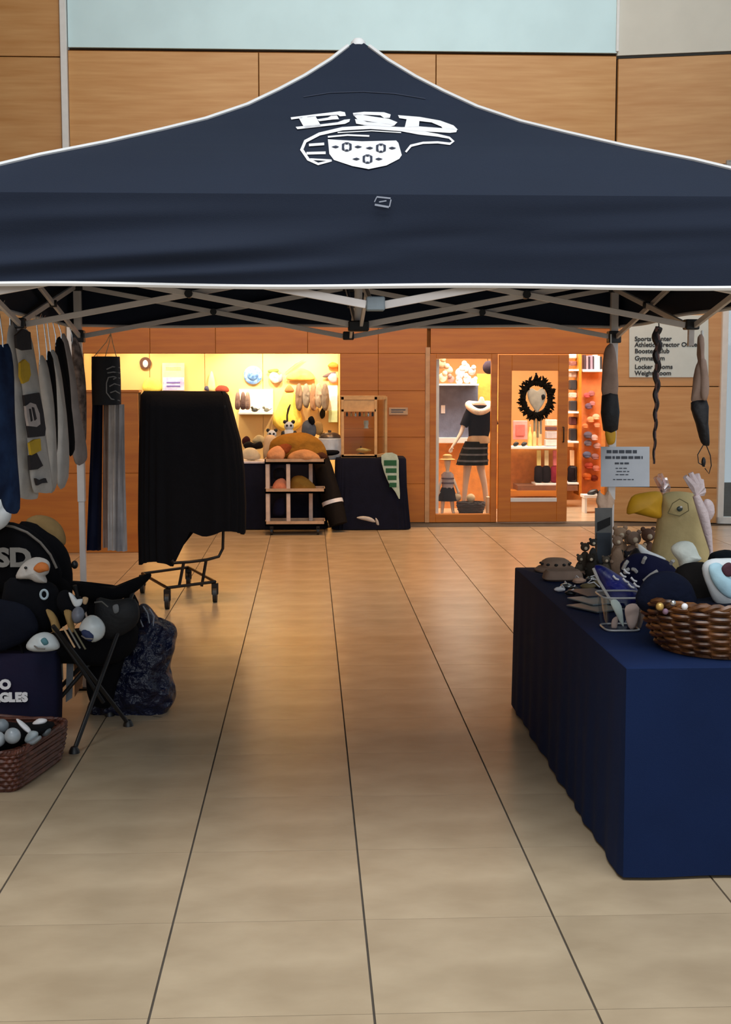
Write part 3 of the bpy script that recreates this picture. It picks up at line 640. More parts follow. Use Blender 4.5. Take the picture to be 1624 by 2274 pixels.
# cream dog-like plush pair and striped bag behind
pill('white_tissue', [(1418,1208),(1440,1222),(1470,1236),(1478,1244),(1440,1240),(1420,1226)], 5.75, .02, WHITEF, 'folded white tissue strip on the navy scarf', 'tissue')
pill('black_clutch', [(1396,1240),(1412,1216),(1436,1232),(1462,1244),(1480,1256),(1440,1262),(1400,1262)], 5.85, .05, C('clutch_black', (20,20,26), .6), 'black clutch bag under the white tissue strip', 'bag')
# eagle head cut-out
eg = thing('eagle_head_board', 'beige padded eagle head with a golden beak on the far end of the table', 'mascot head', at(1515, 1240, 5.90))
pill('head', [(1470,1100),(1490,1092),(1520,1092),(1548,1100),(1558,1130),(1566,1170),(1580,1236),(1586,1310),(1440,1310),(1446,1236),(1456,1190),(1462,1150),(1466,1124)], 5.90, .10, C('eagle_beige', (192, 172, 124), .8, var=.06), parent=eg, sub=4)
pill('beak', [(1392,1140),(1402,1104),(1430,1094),(1468,1092),(1470,1122),(1468,1150),(1440,1148),(1410,1140)], 5.87, .05, YELLOW, parent=eg, label='golden-yellow beak')
ey = M().tube([at(1484,1140,5.79), at(1494,1118,5.785), at(1510,1108,5.785), at(1528,1118,5.79), at(1530,1134,5.79), at(1510,1146,5.785), at(1484,1140,5.79)], .0022, 5).build('eye_outline', C('olive_line', (120,108,70)), eg, smooth=True)
M().ball(at(1510,1130,5.785), (.014,.006,.012), 10, 8).build('pupil', C('slate_eye', (58,70,66), .3), ey, smooth=True)
M().ball(at(1513,1126,5.78), (.006,.004,.005), 8, 6).build('glint', PRINT, ey, smooth=True)
# cellophane plume gift bags
CEL = glass('cellophane', (0.93, 0.86, 0.88), 0.5)
CELP = C('pearl_tissue', (214, 194, 194), .35, bump=.5)
for (nm, lab, fan, stem, cm) in [('tissue_plume', 'tall pearly pink tissue plume fanning out beside the eagle head', [(1522,1058),(1534,1050),(1548,1052),(1558,1066),(1562,1086)], [(1546,1100),(1562,1140),(1572,1180),(1580,1224),(1580,1336)], CELP),
                             ('cellophane_plume', 'faint clear cellophane plume rising behind the golden beak', [(1456,1060),(1466,1052),(1478,1062),(1484,1078)], [(1470,1092),(1476,1130),(1480,1180),(1484,1298)], CEL)]:
    PY_ = 5.66 if nm == 'tissue_plume' else 6.16
    t = thing(nm, lab, 'gift wrap', at(stem[-1][0], stem[-1][1], PY_))
    for i, q in enumerate(fan):
        b = at(*stem[0], PY_); e_ = at(q[0], q[1], PY_ - .02 + .02 * i); mid_ = (b + e_) / 2 + Vector((.01, 0, 0))
        M().tube([b, mid_, e_], [.006, .020, .012], 6).build('fold', cm, t, smooth=True)
    M().tube([at(x, y, PY_) for x, y in stem], ([.016, .024, .020, .008, .02] if len(stem) == 5 else [.016, .024, .012, .02]), 8).build('stem_wrap', cm, t, smooth=True)
pill('pink_tissue', [(1562,1114),(1574,1108),(1586,1122),(1584,1146),(1572,1160),(1562,1140)], 5.70, .015, CELP, 'crumpled pink tissue tuft right of the tall plume', 'gift wrap', amp=.01)
pill('tissue_bag', [(1324,1112),(1330,1092),(1342,1100),(1352,1088),(1360,1102),(1368,1114),(1360,1140),(1354,1270),(1330,1270),(1328,1140)], 6.66, .03, C('peach_tissue', (222,184,156), .6, bump=.4), 'peach tissue bag in front of the shop doorway', 'gift wrap', amp=.02)
for q_ in (0, 1): pill('black_shoe', [(1304+q_*22,1096),(1312+q_*22,1088),(1326+q_*22,1086),(1328+q_*22,1094),(1312+q_*22,1100)], 16.9, .05, BLKP, ['black shoe on the low white bench inside the doorway, left', 'black shoe on the low white bench inside the doorway, right'][q_], 'shoe')
px_box(M(), 1298, 1100, 1352, 1106, 16.8, .25).box(at(1300,1100,16.8).x, at(1300,1100,16.8).x+.03, 16.82, 17.0, 0, .2).build('low_bench', WHITE, None, label='low white bench just inside the shop doorway', cat='bench')
# ---------------------------------------------------------------- card on the tent leg, hanging streamers at the right
yl = TC.y + FH - 0.035
sg = thing('price_card', 'white printed card fixed to the far right tent leg', 'sign', at(1388, 1036, yl))
px_box(M(), 1335, 992, 1443, 1081, yl, .004).build('card', C('card_white', (196, 200, 208), .6, var=.03), sg)
TXT = C('text_grey', (70, 74, 84))
for i, (tx, y, sz) in enumerate([('TEN DOLLAR', 1003, .030), ('EVERYTHING AS IS ALL SALES', 1015, .024), ('SALE: 1/2', 1027, .018), ('HOODIES', 1036, .014), ('HATS + TEES', 1044, .014), ('BAGS', 1052, .014), ('THANK YOU', 1064, .014)][:0] + []): pass
rows_ = [(1003, 1348, 1415, 7), (1016, 1345, 1428, 6), (1029, 1366, 1400, 4), (1040, 1368, 1396, 2), (1047, 1370, 1398, 2), (1054, 1368, 1396, 2), (1065, 1362, 1408, 2)]
tm = M(); random.seed(5)
for (y, x0, x1, hh) in rows_:       # blurred lines of print, words of uneven length
    x = x0
    while x < x1:
        wd = random.uniform(5, 14); a, b = x, min(x + wd, x1)
        if b - a > 2: px_box(tm, a, y - hh / 2, b, y + hh / 2, yl - .002, .0015)
        x += wd + 2.5
tm.build('printed_lines', TXT, sg, kind='stuff')
ws = thing('directory_board', 'white wall directory with lines of black lettering on the right wood wall', 'sign', rw(.5, -.02, 1.7))
def rpx(x, y, v):      # pixel on the turned right wall
    n_ = Vector((-math.sin(ang), math.cos(ang), 0)); p0 = rw(0, v, 0); d = ray(x, y); return Vector((0, 0, EYE)) + d * ((p0 - Vector((0, 0, EYE))).dot(n_) / d.dot(n_))
q = [rpx(1398, 838, -.02), rpx(1538, 838, -.02), rpx(1574, 838, -.02), rpx(1574, 700, -.02), rpx(1398, 700, -.02)]
M().prism([q[0], q[2], q[3], q[4]], (0, .018, 0)).build('board', C('board_white', (206, 216, 214), .5, var=.02), ws, bev=.002)
INK = C('ink', (40, 44, 48))
for tx, y in (('Sports Center', 753), ('Athletic Director Office', 766), ('Booster Club', 780), ('Gymnasium', 796), ('Locker Rooms', 815), ('Weight Room', 829)):
    text(tx, .075, INK, rpx(1410, y, -.026), (PI/2, 0, ang), ws, align='LEFT', bold=.002)
# spiral streamer
sp = thing('spiral_streamer', 'narrow black spiral streamer hanging between the white leg and the far right windsock', 'streamer', at(1458, 735, 6.42))
pts = []; rr = []
for i in range(60):
    t = i / 59; c = at(1460 - 8 * t ** 2, 728 + 302 * t, 6.42); rad_ = .018 * (1 - .75 * t)
    a = t * 44; pts.append(c + Vector((math.cos(a) * rad_ * .5, math.sin(a) * rad_ * .5, 0))); rr.append(.020 * (1 - .72 * t))
M().tube(pts, rr, 6).build('black_spiral', C('streamer_black', (30, 20, 22), .6), sp, smooth=True)
pts2 = [p + Vector((math.cos(i * 44 / 59 + PI) * .012 * (1 - .7 * i / 59), -.008 * (1 - .7 * i / 59), 0)) for i, p in enumerate(pts)]
M().tube(pts2, [.010 * (1 - .7 * i / 59) for i in range(60)], 5).build('rose_thread', C('rose_brown', (110, 78, 72), .7), sp, smooth=True)
M().tube([Vector((at(1460, 728, 6.42).x, 6.42, 2.09)), pts[0]], .003, 5).build('cord', BLKP, sp)
# folded windsock at the mid bracket
f3 = thing('folded_windsock', 'folded windsock with tan tails above a black tapering sleeve, right-most of the hanging ones', 'windsock', at(1560, 760, 5.66))
LT = C('tan_tail', (166, 140, 126), .8, bump=.25, bscale=40)
pill('tan_tail', [(1551,748),(1563,748),(1565,800),(1574,840),(1570,890),(1540,892),(1536,880),(1544,820),(1552,796)], 5.66, .03, LT, parent=f3, amp=.006, fr=30)
pill('tan_tail', [(1556,800),(1568,800),(1575,850),(1571,886),(1558,884),(1556,840)], 5.635, .02, LT, parent=f3)
pill('black_sleeve', [(1535,894),(1570,888),(1573,940),(1576,985),(1570,990),(1558,984),(1546,940)], 5.66, .035, C('sleeve_black', (22, 20, 24), .6, bump=.3, bscale=20), parent=f3, amp=.004, fr=30)
M().tube([at(1564,986,5.66), at(1550,1010,5.66), at(1552,1028,5.66), at(1566,1036,5.66)], .0025, 5).build('cord', BLKP, f3, smooth=True)
M().tube([at(1568,986,5.66), at(1578,1012,5.66), at(1580,1034,5.66), at(1575,1052,5.66), at(1566,1040,5.66)], .0025, 5).build('cord', BLKP, f3, smooth=True)
M().ball(at(1563,1026,5.655), (.010,.010,.022), 8, 6).build('swivel_clip', BLKP, f3, smooth=True)
M().tube([at(1560,735,5.68), at(1560,752,5.66)], .006, 6).build('tie', WHITE, f3, smooth=True)
# windsock at the back right leg
f1 = thing('short_windsock', 'windsock with tan top, black middle and golden tail beside the far right leg', 'windsock', at(1355, 780, 7.25))
pill('tan_top', [(1342,782),(1352,765),(1362,765),(1370,800),(1372,876),(1338,878),(1338,830)], 7.10, .035, LT, parent=f1, amp=.004)
pill('black_middle', [(1337,878),(1372,876),(1373,954),(1340,956)], 7.10, .045, C('sleeve_black', (22, 20, 24)), parent=f1, sub=2)
pill('golden_tail', [(1345,955),(1367,955),(1366,980),(1358,988),(1348,984)], 7.10, .02, YELLOW, parent=f1)
M().tube([at(1357,742,7.10), at(1357,770,7.10)], .004, 5).build('cord', WHITE, f1)
# ================================================================= LEFT: HANGING SHIRTS
GN = (1.0, -0.42, 0)
def gpt(X_, Y_): return (X_, Y_, 1.5)
def garment(name, lab, cat, body, Y0, mt, th=.028, X0=-1.26, seed=0, hang=None, sleeve=None, smt=None, grp='shirts hung along the left side of the tent'):
    t = thing(name, lab, cat, Vector((X0, Y0, 1.85)), grp)
    M().pillow(body, gpt(X0, Y0), th, nrm=GN, amp=.010, fr=9, seed=seed, sub=3).build('body', mt, t, smooth=True)
    if sleeve: M().pillow(sleeve, gpt(X0 + .045, Y0), th * .8, nrm=GN, amp=.008, fr=9, seed=seed + 3).build('sleeve', smt or mt, t, smooth=True)
    hx_ = hang or body[0]; n_ = Vector(GN).normalized(); d = ray(*hx_); p0 = Vector(gpt(X0, Y0)); E0 = Vector((0, 0, EYE)); p = E0 + d * ((p0 - E0).dot(n_) / d.dot(n_))
    M().tube([p - Vector((0, 0, .02)), p + Vector((0, 0, .03)), Vector((p.x - .012, p.y, max(p.z + .06, 2.0))), Vector((p.x - .02, p.y, max(p.z + .09, 2.03))), Vector((p.x - .03, p.y, max(p.z + .06, 2.01)))], .003, 5).build('hanger_hook', CHROME, t, smooth=True)
    return t
garment('long_jacket', 'long dark navy jacket hanging at the very left edge', 'jacket', [(6,765),(22,775),(26,900),(34,1040),(40,1118),(38,1140),(14,1136),(4,1108),(-30,1100),(-40,900),(-30,775)], 5.38, C('denim_navy', (22, 34, 62), .9, c2=(34, 54, 88), bump=.2), th=.04, seed=1)
g2 = garment('printed_shirt', 'grey-white long-sleeved shirt with yellow and black prints down its sleeve', 'shirt', [(22,712),(38,730),(52,850),(62,960),(68,1060),(82,1096),(80,1108),(46,1106),(38,1080),(30,1000),(24,880),(16,780)], 5.75, GREYW, seed=2,
   sleeve=[(34,742),(52,730),(66,742),(78,800),(92,900),(104,1000),(116,1080),(110,1094),(88,1094),(72,1085),(64,1000),(54,880),(42,800)], smt=GREYW)
n_ = Vector(GN).normalized()
def gpx(m_, pts, off, th_=.004, X0=-1.26 + .045, Y0=5.75):
    E0 = Vector((0, 0, EYE)); p0 = Vector(gpt(X0, Y0)) + n_ * off; v = []
    for x, y in pts: d = ray(x, y); v.append(E0 + d * ((p0 - E0).dot(n_) / d.dot(n_)))
    return m_.prism(v, -n_ * th_)
def gdecal(name, pts, mt, off=.030, lab=None): gpx(M(), pts, off, .012).build(name, mt, g2, label=lab)
gdecal('dark_cuff_print', [(36,745),(52,730),(68,738),(71,776),(52,778),(38,772)], C('print_black', (28, 24, 30)), lab='dark shoulder patch')
gdecal('yellow_print', [(46,806),(56,798),(66,808),(69,832),(64,846),(52,852),(46,836)], C('print_yellow', (196, 160, 30)), lab='yellow head print')
gdecal('black_print', [(54,878),(88,872),(96,910),(102,952),(100,968),(66,972),(60,930)], C('print_black', (28, 24, 30)), lab='black panel with grey disc')
gdecal('grey_disc', [(58,902),(68,894),(80,898),(88,918),(90,942),(82,948),(64,946),(60,925)], C('disc_grey', (176, 166, 164)), .034)
gdecal('disc_mark', [(66,908),(69,908),(73,934),(70,936)], C('print_black', (28, 24, 30)), .038); gdecal('disc_mark', [(72,904),(76,905),(82,930),(78,934)], C('print_black', (28, 24, 30)), .038)
gdecal('yellow_print', [(66,984),(78,976),(90,974),(92,1000),(80,1006),(70,1012)], C('print_yellow', (196, 160, 30)), .031)
gdecal('black_bird_print', [(66,1012),(82,1006),(90,1022),(96,1034),(84,1042),(68,1044)], C('print_black', (28, 24, 30)), .031, lab='black bird print')
gdecal('black_bow_print', [(80,1062),(90,1067),(102,1062),(106,1072),(94,1073),(84,1078)], C('print_black', (28, 24, 30)), .031)
garment('grey_shirt', 'grey-white shirt hanging next behind the printed one', 'shirt', [(88,800),(100,798),(112,860),(120,960),(124,1070),(118,1092),(108,1086),(104,1000),(96,900)], 6.10, GREYW, seed=3)
garment('shirt_gap_shade', 'shirt with black front strip in the middle of the row', 'shirt', [(104,790),(116,792),(124,880),(126,1000),(118,1010),(112,900)], 6.28, BLACKF, th=.018, seed=4)  # dark sheet in place of the shadow between its neighbours, not a garment
garment('pale_shirt', 'pale shirt between two black ones in the hanging row', 'shirt', [(112,786),(124,784),(136,850),(148,960),(150,1066),(128,1078),(126,960),(122,860)], 6.50, GREYW, seed=5)
garment('black_shirt', 'black shirt near the far end of the hanging row', 'shirt', [(124,760),(138,756),(150,850),(158,980),(164,1004),(152,1004),(146,880),(132,820)], 6.75, BLACKF, seed=6)
garment('taupe_shirt', 'taupe-grey shirt at the far end of the hanging row', 'shirt', [(136,752),(148,750),(162,830),(174,930),(186,990),(192,1022),(168,1030),(160,960),(150,850)], 6.98, C('taupe_knit', (150, 140, 136), .9), seed=7)
garment('pale_collar_shirt', 'small black-dotted taupe shirt squeezed against the far left tent leg', 'shirt', [(160,756),(172,754),(184,800),(190,880),(190,980),(180,990),(176,900),(166,820)], 7.08, C('dotted_taupe', (96, 84, 80), .9, c2=(170,150,140), scale=26), th=.02, seed=8)
pill('white_towel', [(-30,1108),(4,1108),(10,1124),(24,1136),(22,1156),(2,1176),(-30,1180)], 6.45, .05, WHITEF, 'white folded towel hanging below the long navy jacket', 'towel')
# ================================================================= LEFT: CAMP CHAIR AND GOODS
f1_, f2_ = on(165, 1672), on(285, 1612)
ch = thing('camp_chair', 'black folding camp chair loaded with goods at the left', 'chair', (f1_.x - .25, f1_.y + .4, 0))
def leg3(p, q, nm='leg', r=.011):
    o = M().tube([p, q], r, 8).build(nm, BLKP, ch, smooth=True)
    M().lathe([(.0, 0), (.026, 0), (.024, .012), (.014, .03), (0, .03)], (p[0], p[1], 0), 12).build('foot_cap', BLKP, o, smooth=True)
leg3((f1_.x, f1_.y, .012), at(302, 1296, 6.55)); leg3((f2_.x, f2_.y, .012), at(118, 1390, 6.05))
leg3((f1_.x - .02 + .08, 6.62, .012), at(166, 1300, 6.45)); leg3((-1.42, 6.62, .012), at(240, 1420, 6.5))
leg3((-1.40, 6.72, .012), at(0, 1290, 6.75))
M().tube([at(120,1566,6.42), at(196,1478,6.42), at(262,1400,6.45)], .010, 8).build('cross_tube', BLKP, ch, smooth=True)
M().tube([at(120,1400,6.30), at(176,1478,6.32), at(230,1560,6.40)], .010, 8).build('cross_tube', BLKP, ch, smooth=True)
pill('arm_sling', [(158,1290),(200,1303),(250,1304),(300,1288),(330,1273),(336,1280),(322,1296),(296,1318),(250,1336),(200,1334),(166,1316)], 6.52, .05, BLACKF, parent=ch)
pill('seat', [(-40,1420),(60,1416),(150,1400),(230,1390),(300,1380),(300,1440),(240,1476),(120,1470),(-40,1500)], 6.50, .17, BLACKF, parent=ch, amp=.01)
pill('seat_skirt', [(190,1330),(250,1340),(300,1320),(312,1390),(282,1450),(260,1520),(244,1570),(200,1560),(190,1480),(200,1400)], 6.56, .05, BLACKF, parent=ch, amp=.01)
M().ball(at(166, 1254, 6.72), (.018, .018, .022), 10, 7).build('post_cap', BLKP, ch, smooth=True)
pill('back_rest', [(-60,1250),(0,1240),(80,1262),(150,1290),(160,1340),(130,1400),(-60,1420)], 6.72, .05, BLACKF, parent=ch)
rc = thing('stadium_cushion', 'big round black stadium seat back with ESD letters and grey piping', 'cushion', at(30, 1290, 6.56))
pill('cover', [(-110,1240),(-70,1180),(-20,1162),(30,1160),(76,1180),(112,1216),(132,1256),(138,1280),(120,1300),(60,1310),(-100,1310)], 6.56, .05, BLACKF, parent=rc, rings=6)
M().tube([at(x, y, 6.515) for x, y in ((2,1165),(30,1170),(60,1182),(90,1205),(112,1232),(126,1262))], .0065, 6).build('piping', C('warm_grey', (110, 104, 98)), rc, smooth=True)
text('ESD', .125, C('letter_grey', (128, 124, 118)), at(14, 1240, 6.495), UPR, rc, bold=.006, extrude=.004, xs=1.15)
bp2 = thing('tan_backpack', 'black backpack with a tan rounded top behind the ESD cushion', 'backpack', at(100, 1280, 6.80))
pill('bag_body', [(40,1166),(70,1160),(104,1178),(140,1208),(156,1240),(162,1290),(150,1330),(60,1330),(40,1240)], 6.78, .07, BLACKF, parent=bp2)
pill('tan_top', [(58,1156),(80,1144),(110,1148),(134,1166),(146,1192),(144,1210),(128,1206),(100,1184),(76,1168)], 6.84, .07, C('khaki_canvas', (150, 122, 80), .85), parent=bp2, label='tan canvas lid')
# eagle plush
ep = thing('eagle_plush', 'white-headed plush eagle with an orange beak on the black chair', 'plush toy', at(76, 1292, 6.36))
pill('head', [(36,1284),(42,1264),(58,1246),(80,1237),(102,1242),(111,1254),(108,1272),(100,1280),(104,1294),(82,1293),(66,1286)], 6.36, .06, C('plush_white', (196, 190, 184), .95, bump=.4), parent=ep)
pill('beak', [(74,1264),(82,1252),(94,1248),(106,1254),(109,1266),(100,1269),(86,1272)], 6.305, .022, C('beak_orange', (206, 116, 50), .7), parent=ep, label='orange hooked beak')
M().ball(at(57, 1261, 6.305), (.008, .006, .007), 8, 6).build('eye', BLKP, ep, smooth=True)
pill('body', [(10,1294),(60,1284),(106,1290),(130,1310),(134,1360),(110,1396),(60,1410),(10,1400)], 6.38, .09, C('black_plush', (14, 15, 20), 1, bump=.4), parent=ep)
el = M().tube([at(98 + 8*math.cos(a), 1320 + 10*math.sin(a), 6.285) for a in [2*PI*j/16 for j in range(16)]], .006, 6, closed=True).build('ring_logo', C('pale_logo', (170, 188, 198)), ep, smooth=True, label='pale ring emblem')
pill('navy_jersey', [(-30,1340),(20,1334),(66,1352),(86,1390),(74,1412),(30,1436),(-30,1446)], 6.26, .03, C('jersey_navy', (11, 15, 28), .8, bump=.3), 'dark navy folded jersey left of the golden plush legs', 'clothing')
# small penguin-like plush
pk = thing('black_white_plush', 'small black and white plush beside the sagging arm of the chair', 'plush toy', at(160, 1370, 6.28))
pill('body', [(130,1318),(146,1310),(164,1322),(184,1328),(196,1340),(186,1366),(160,1376),(136,1360),(126,1340)], 6.30, .05, C('black_plush', (14, 15, 20)), parent=pk)
pill('white_chest', [(152,1316),(162,1320),(172,1332),(184,1330),(180,1344),(168,1348),(160,1338)], 6.243, .018, WHITEF, parent=pk, label='white v-shaped chest')
pill('brown_ear', [(184,1326),(196,1328),(192,1342),(184,1340)], 6.26, .015, TAN, parent=pk)
for i, px in enumerate([[(102,1354),(114,1356),(126,1372),(134,1392),(130,1402),(118,1404),(112,1380)], [(142,1356),(158,1356),(162,1376),(166,1400),(156,1404),(148,1380)]]):
    pill('golden_plush', px, 6.24 - .02 * i, .03, C('gold_plush', (158, 128, 82), .9, bump=.4), ['golden plush limb nearer the eagle', 'golden plush limb nearer the white helmet'][i], 'plush toy', amp=.008, fr=30)
for i, (px, Y_, nm, lab) in enumerate([([(176,1398),(184,1378),(200,1366),(220,1372),(234,1394),(228,1416),(206,1426),(196,1408)], 6.14, 'mini_helmet', 'white mini helmet with navy shield, farther right one'), ([(58,1432),(74,1412),(96,1404),(118,1410),(132,1430),(128,1442),(96,1447),(66,1444)], 6.16, 'mini_helmet', 'white mini helmet with teal mark above the letters, nearer one')]):
    t = thing(nm, lab, 'helmet', at(px[0][0] + 20, px[0][1] + 20, Y_), 'mini helmets on the chair')
    pill('shell', px, Y_, .06, C('helmet_white', (206, 214, 216), .3), parent=t)
    cx_, cy_ = (210, 1404) if i == 0 else (104, 1426)
    pill('dark_mark', [(cx_-30,cy_-2),(cx_-12,cy_-6),(cx_-2,cy_+6),(cx_-6,cy_+20),(cx_-20,cy_+16)] if i == 0 else [(cx_-14,cy_-4),(cx_-4,cy_-10),(cx_+4,cy_+2),(cx_-6,cy_+8)], Y_ - .052, .012, C('mark_navy', (30, 44, 84)) if i == 0 else C('mark_teal', (80, 130, 140)), parent=t)
    M().tube([at(cx_-28, cy_+8, Y_-.05), at(cx_-20, cy_+14, Y_-.08), at(cx_-4, cy_+15, Y_-.085)], .004, 6).build('face_guard', C('guard_grey', (120, 116, 112)), t, smooth=True)
pill('silver_sphere', [(158,1366),(166,1350),(180,1348),(188,1362),(182,1380),(166,1384)], 6.22, .035, C('soft_silver', (112, 116, 128), .4), 'grey-silver ball under the black and white plush', 'ball')
for i in range(3):
    x = 140 + i * 12; solo(M().tube([at(x, 1392 + i*3, 6.06), at(x + 26, 1438 + i*2, 6.02)], .0045, 6), 'pencil', [TAN, C('pencil_grey', (110,110,104)), C('pencil_olive', (96, 92, 70))][i], ['tan', 'grey', 'olive'][i] + ' pencil slanting down beside the dark chair tubes', 'pencil', 'pencils by the chair')
# tote with letters
tt_ = thing('team_tote', 'dark navy and purple tote reading GO EAGLES at the left edge', 'tote bag', (-1.46, 6.33, 0.0))
M().loft([[Vector((-1.46 + a, 6.33 + b + .01*math.sin(9*a+5*z), z)) for a, b in [sup(2*PI*j/48, hx_, hy_, .3) for j in range(48)]] for z, hx_, hy_ in ((.004,.215,.07),(.03,.23,.085),(.2,.238,.095),(.36,.235,.08),(.40,.225,.06))]).build('tote_body', C('purple_navy', (30, 22, 44), .8, c2=(20, 26, 50), scale=3, bump=.2), tt_, smooth=True)
for tx, px_, py_, sz in (('GO', 24, 1521, .062), ('EAGLES', 61, 1549, .058)):
    text(tx, sz, PRINT, at(px_, py_, 6.228), UPR, tt_, bold=.004, extrude=.003, align='RIGHT', xs=1.05)
for s_ in (-1, 1):
    M().tube([(-1.53, 6.33 + s_*.05, .39), (-1.52, 6.33 + s_*.05, .44), (-1.46, 6.33 + s_*.05, .46), (-1.40, 6.33 + s_*.05, .44), (-1.39, 6.33 + s_*.05, .39)], .006, 6).build('strap', BLACKF, tt_, smooth=True)
for i, (pp, Y_, c, nm) in enumerate([([(108,1512),(127,1504),(133,1556),(111,1574)], 6.44, (150,156,152), 'pale grey board leaning right of the tote, lower'), ([(122,1462),(138,1450),(140,1510),(126,1512)], 6.46, (128,122,112), 'taupe board leaning right of the tote, upper'), ([(148,1466),(164,1462),(160,1550),(146,1560)], 6.5, (120,124,130), 'grey strip board standing between the chair tubes'), ([(164,1470),(184,1500),(182,1520),(166,1548)], 6.55, (128,84,50), 'orange-brown board behind the chair tubes')]):
    ps = [at(x, y, Y_) for x, y in pp]; ps[0].z, ps[-1].z = ps[0].z, ps[-1].z
    solo(M().prism(ps, (0, .008, 0)), 'leaning_board', C('board_%d' % i, c, .7), nm, 'board', 'boards leaning under the chair', smooth=False)
# brown rectangular basket with its contents
rb_ = basket('rectangular_basket', 'dark red-brown rectangular wicker basket on the floor at the left edge', 'basket', -1.375, 5.650, 0.0, .172, (.200, .255), (.222, .280), WICKD, e=.22, rows=8, stakes=36, sr=.004, rim=.014, rot=math.radians(-12.5))
random.seed(9)
cont = [('silver_ball', (28,1634), 5.40, .034, C('ball_silver', (150,158,164), .25), 'silver ball at the front corner of the red-brown basket', 'ball'),
        ('grey_ball', (4,1612), 5.50, .030, C('ball_grey', (120,128,134), .4), 'darker grey ball at the frame edge in the red-brown basket', 'ball'),
        ('white_ball', (-6,1642), 5.42, .034, C('ball_white', (170,176,180), .4), 'pale ball half cut by the frame in the red-brown basket', 'ball')]
for nm, (x, y), Y_, r, mt, lab, cat in cont: solo(M().ball(at(x, y, Y_), r, 16, 10), nm, mt, lab, cat, 'balls in the red-brown basket')
for i, (px, Y_, mt, lab) in enumerate([([(36,1596),(48,1602),(66,1618),(70,1630),(58,1624),(42,1608)], 5.52, PRINT, 'white pointed tube in the middle of the red-brown basket'), ([(72,1606),(86,1596),(104,1598),(100,1606),(80,1612)], 5.64, PRINT, 'flat white packet at the back of the red-brown basket'),
      ([(54,1644),(66,1624),(84,1626),(82,1640),(66,1652)], 5.50, C('ice_grey', (150,160,164), .4), 'ice-grey capsule right of the silver ball'), ([(60,1650),(86,1634),(92,1640),(74,1654)], 5.47, C('mid_grey', (116,122,126), .4), 'mid-grey capsule lowest on the right of the silver ball'),
      ([(92,1628),(104,1616),(114,1620),(108,1632),(96,1636)], 5.60, C('dim_grey', (84,90,94), .5), 'dim grey lump at the right wall of the red-brown basket')]):
    pill('basket_toy', px, Y_, .022, mt, lab, 'toy', group='small goods in the red-brown basket')
pill('black_filling', [(-30,1606),(30,1610),(80,1606),(120,1606),(110,1622),(60,1648),(20,1662),(-30,1662)], 5.64, .10, BLACKF, 'black cloth lining heaped in the red-brown basket', 'cloth', amp=.015)
# navy drawstring bag
db = thing('drawstring_bag', 'shiny navy nylon drawstring bag standing on the tiles right of the camp chair', 'bag', on(310, 1596))
pill('bag_body', [(196,1582),(206,1540),(236,1470),(262,1420),(286,1388),(312,1372),(344,1370),(376,1380),(394,1402),(388,1440),(378,1480),(388,1520),(390,1550),(372,1580),(352,1596),(300,1601),(244,1596)], 6.70, .15, NAVYNY, parent=db, amp=.035, fr=19, rings=16, sub=9)
pill('gathered_neck', [(296,1376),(304,1350),(318,1340),(334,1350),(350,1370),(356,1386),(326,1392)], 6.70, .06, NAVYNY, parent=db, amp=.012, fr=26)
for i, q in enumerate([((304,1362),(312,1378),(318,1392)), ((318,1346),(328,1362),(332,1384)), ((332,1352),(342,1368),(340,1390))]):
    M().tube([at(x, y, 6.625) for x, y in q], .004, 5).build('cord', GREYPRINT, db, smooth=True)
M().tube([at(340,1592,6.60), at(356,1594,6.58), at(372,1595,6.58)], .005, 6).build('toggle_cord', BLKP, db, smooth=True)
pill('black_pouch', [(214,1330),(250,1332),(300,1330),(310,1370),(290,1400),(240,1420),(214,1390)], 6.38, .05, C('pouch_black', (10,12,17), .7, bump=.3), 'black zipped pouch hanging under the sagging arm', 'bag')
solo(M().tube([at(210,1338,6.31), at(226,1336,6.30), at(240,1348,6.30)], .004, 5), 'grey_strap', C('strap_grey', (92, 90, 86)), 'thin grey strap over the black zipped pouch', 'strap')
pill('grey_tag', [(250,1346),(262,1342),(264,1358),(254,1362)], 6.325, .006, C('tag_grey', (112, 114, 116)), 'small grey tag on the black zipped pouch', 'tag')
# ================================================================= LEFT WINDSOCK
wk = thing('windsock', 'long hanging windsock with a black crest sleeve and navy and white tails', 'windsock', at(236, 745, 7.18))
wc = at(236, 846, 7.18); wr_ = .078
zt_, zb_ = at(236, 792, 7.18).z, at(236, 899, 7.18).z
M().lathe([(wr_, zb_ - 0), (wr_ * 1.01, (zb_+zt_)/2), (wr_ * .97, zt_)], (wc.x, 7.18, 0), 28, cap=False).build('sleeve', C('sock_black', (16, 17, 24), .7), wk, smooth=True)
tw = M()
tails = [(196,228,NAVYDK,1222,'navy_tail'), (229,246,LT,1216,'tan_tail'), (240,258,C('sock_white', (200,192,188), .8, bump=.15),1222,'white_tail'), (256,276,C('sock_grey', (176,172,174), .8, bump=.15),1224,'grey_tail')]
for i, (x0, x1, mt, yb, nm) in enumerate(tails):
    m = M(); rings = []
    for k in range(15):
        f = k / 14; y = 898 + (yb - 898) * f; sh = 0 if i else -7 * f
        xa = x0 + (8 if i == 0 else 0) * (1 - f) + sh * .4; xb = x1 + (6 * (f if i == 3 else 0)) + (0 if i else -4 * f)
        ring = []; Yc = 7.18 + .02 * math.sin(i * 2) 
        for j in range(16):
            a = 2*PI*j/16; xx = (xa + xb)/2 + (xb - xa)/2 * math.cos(a); p = at(xx, y, Yc); p.y += .012 * math.sin(a) + .014 * math.sin(xx * .5 + f * 2 + i); ring.append(p)
        rings.append(ring)
    m.loft(rings); m.build(nm, mt, wk, smooth=True)
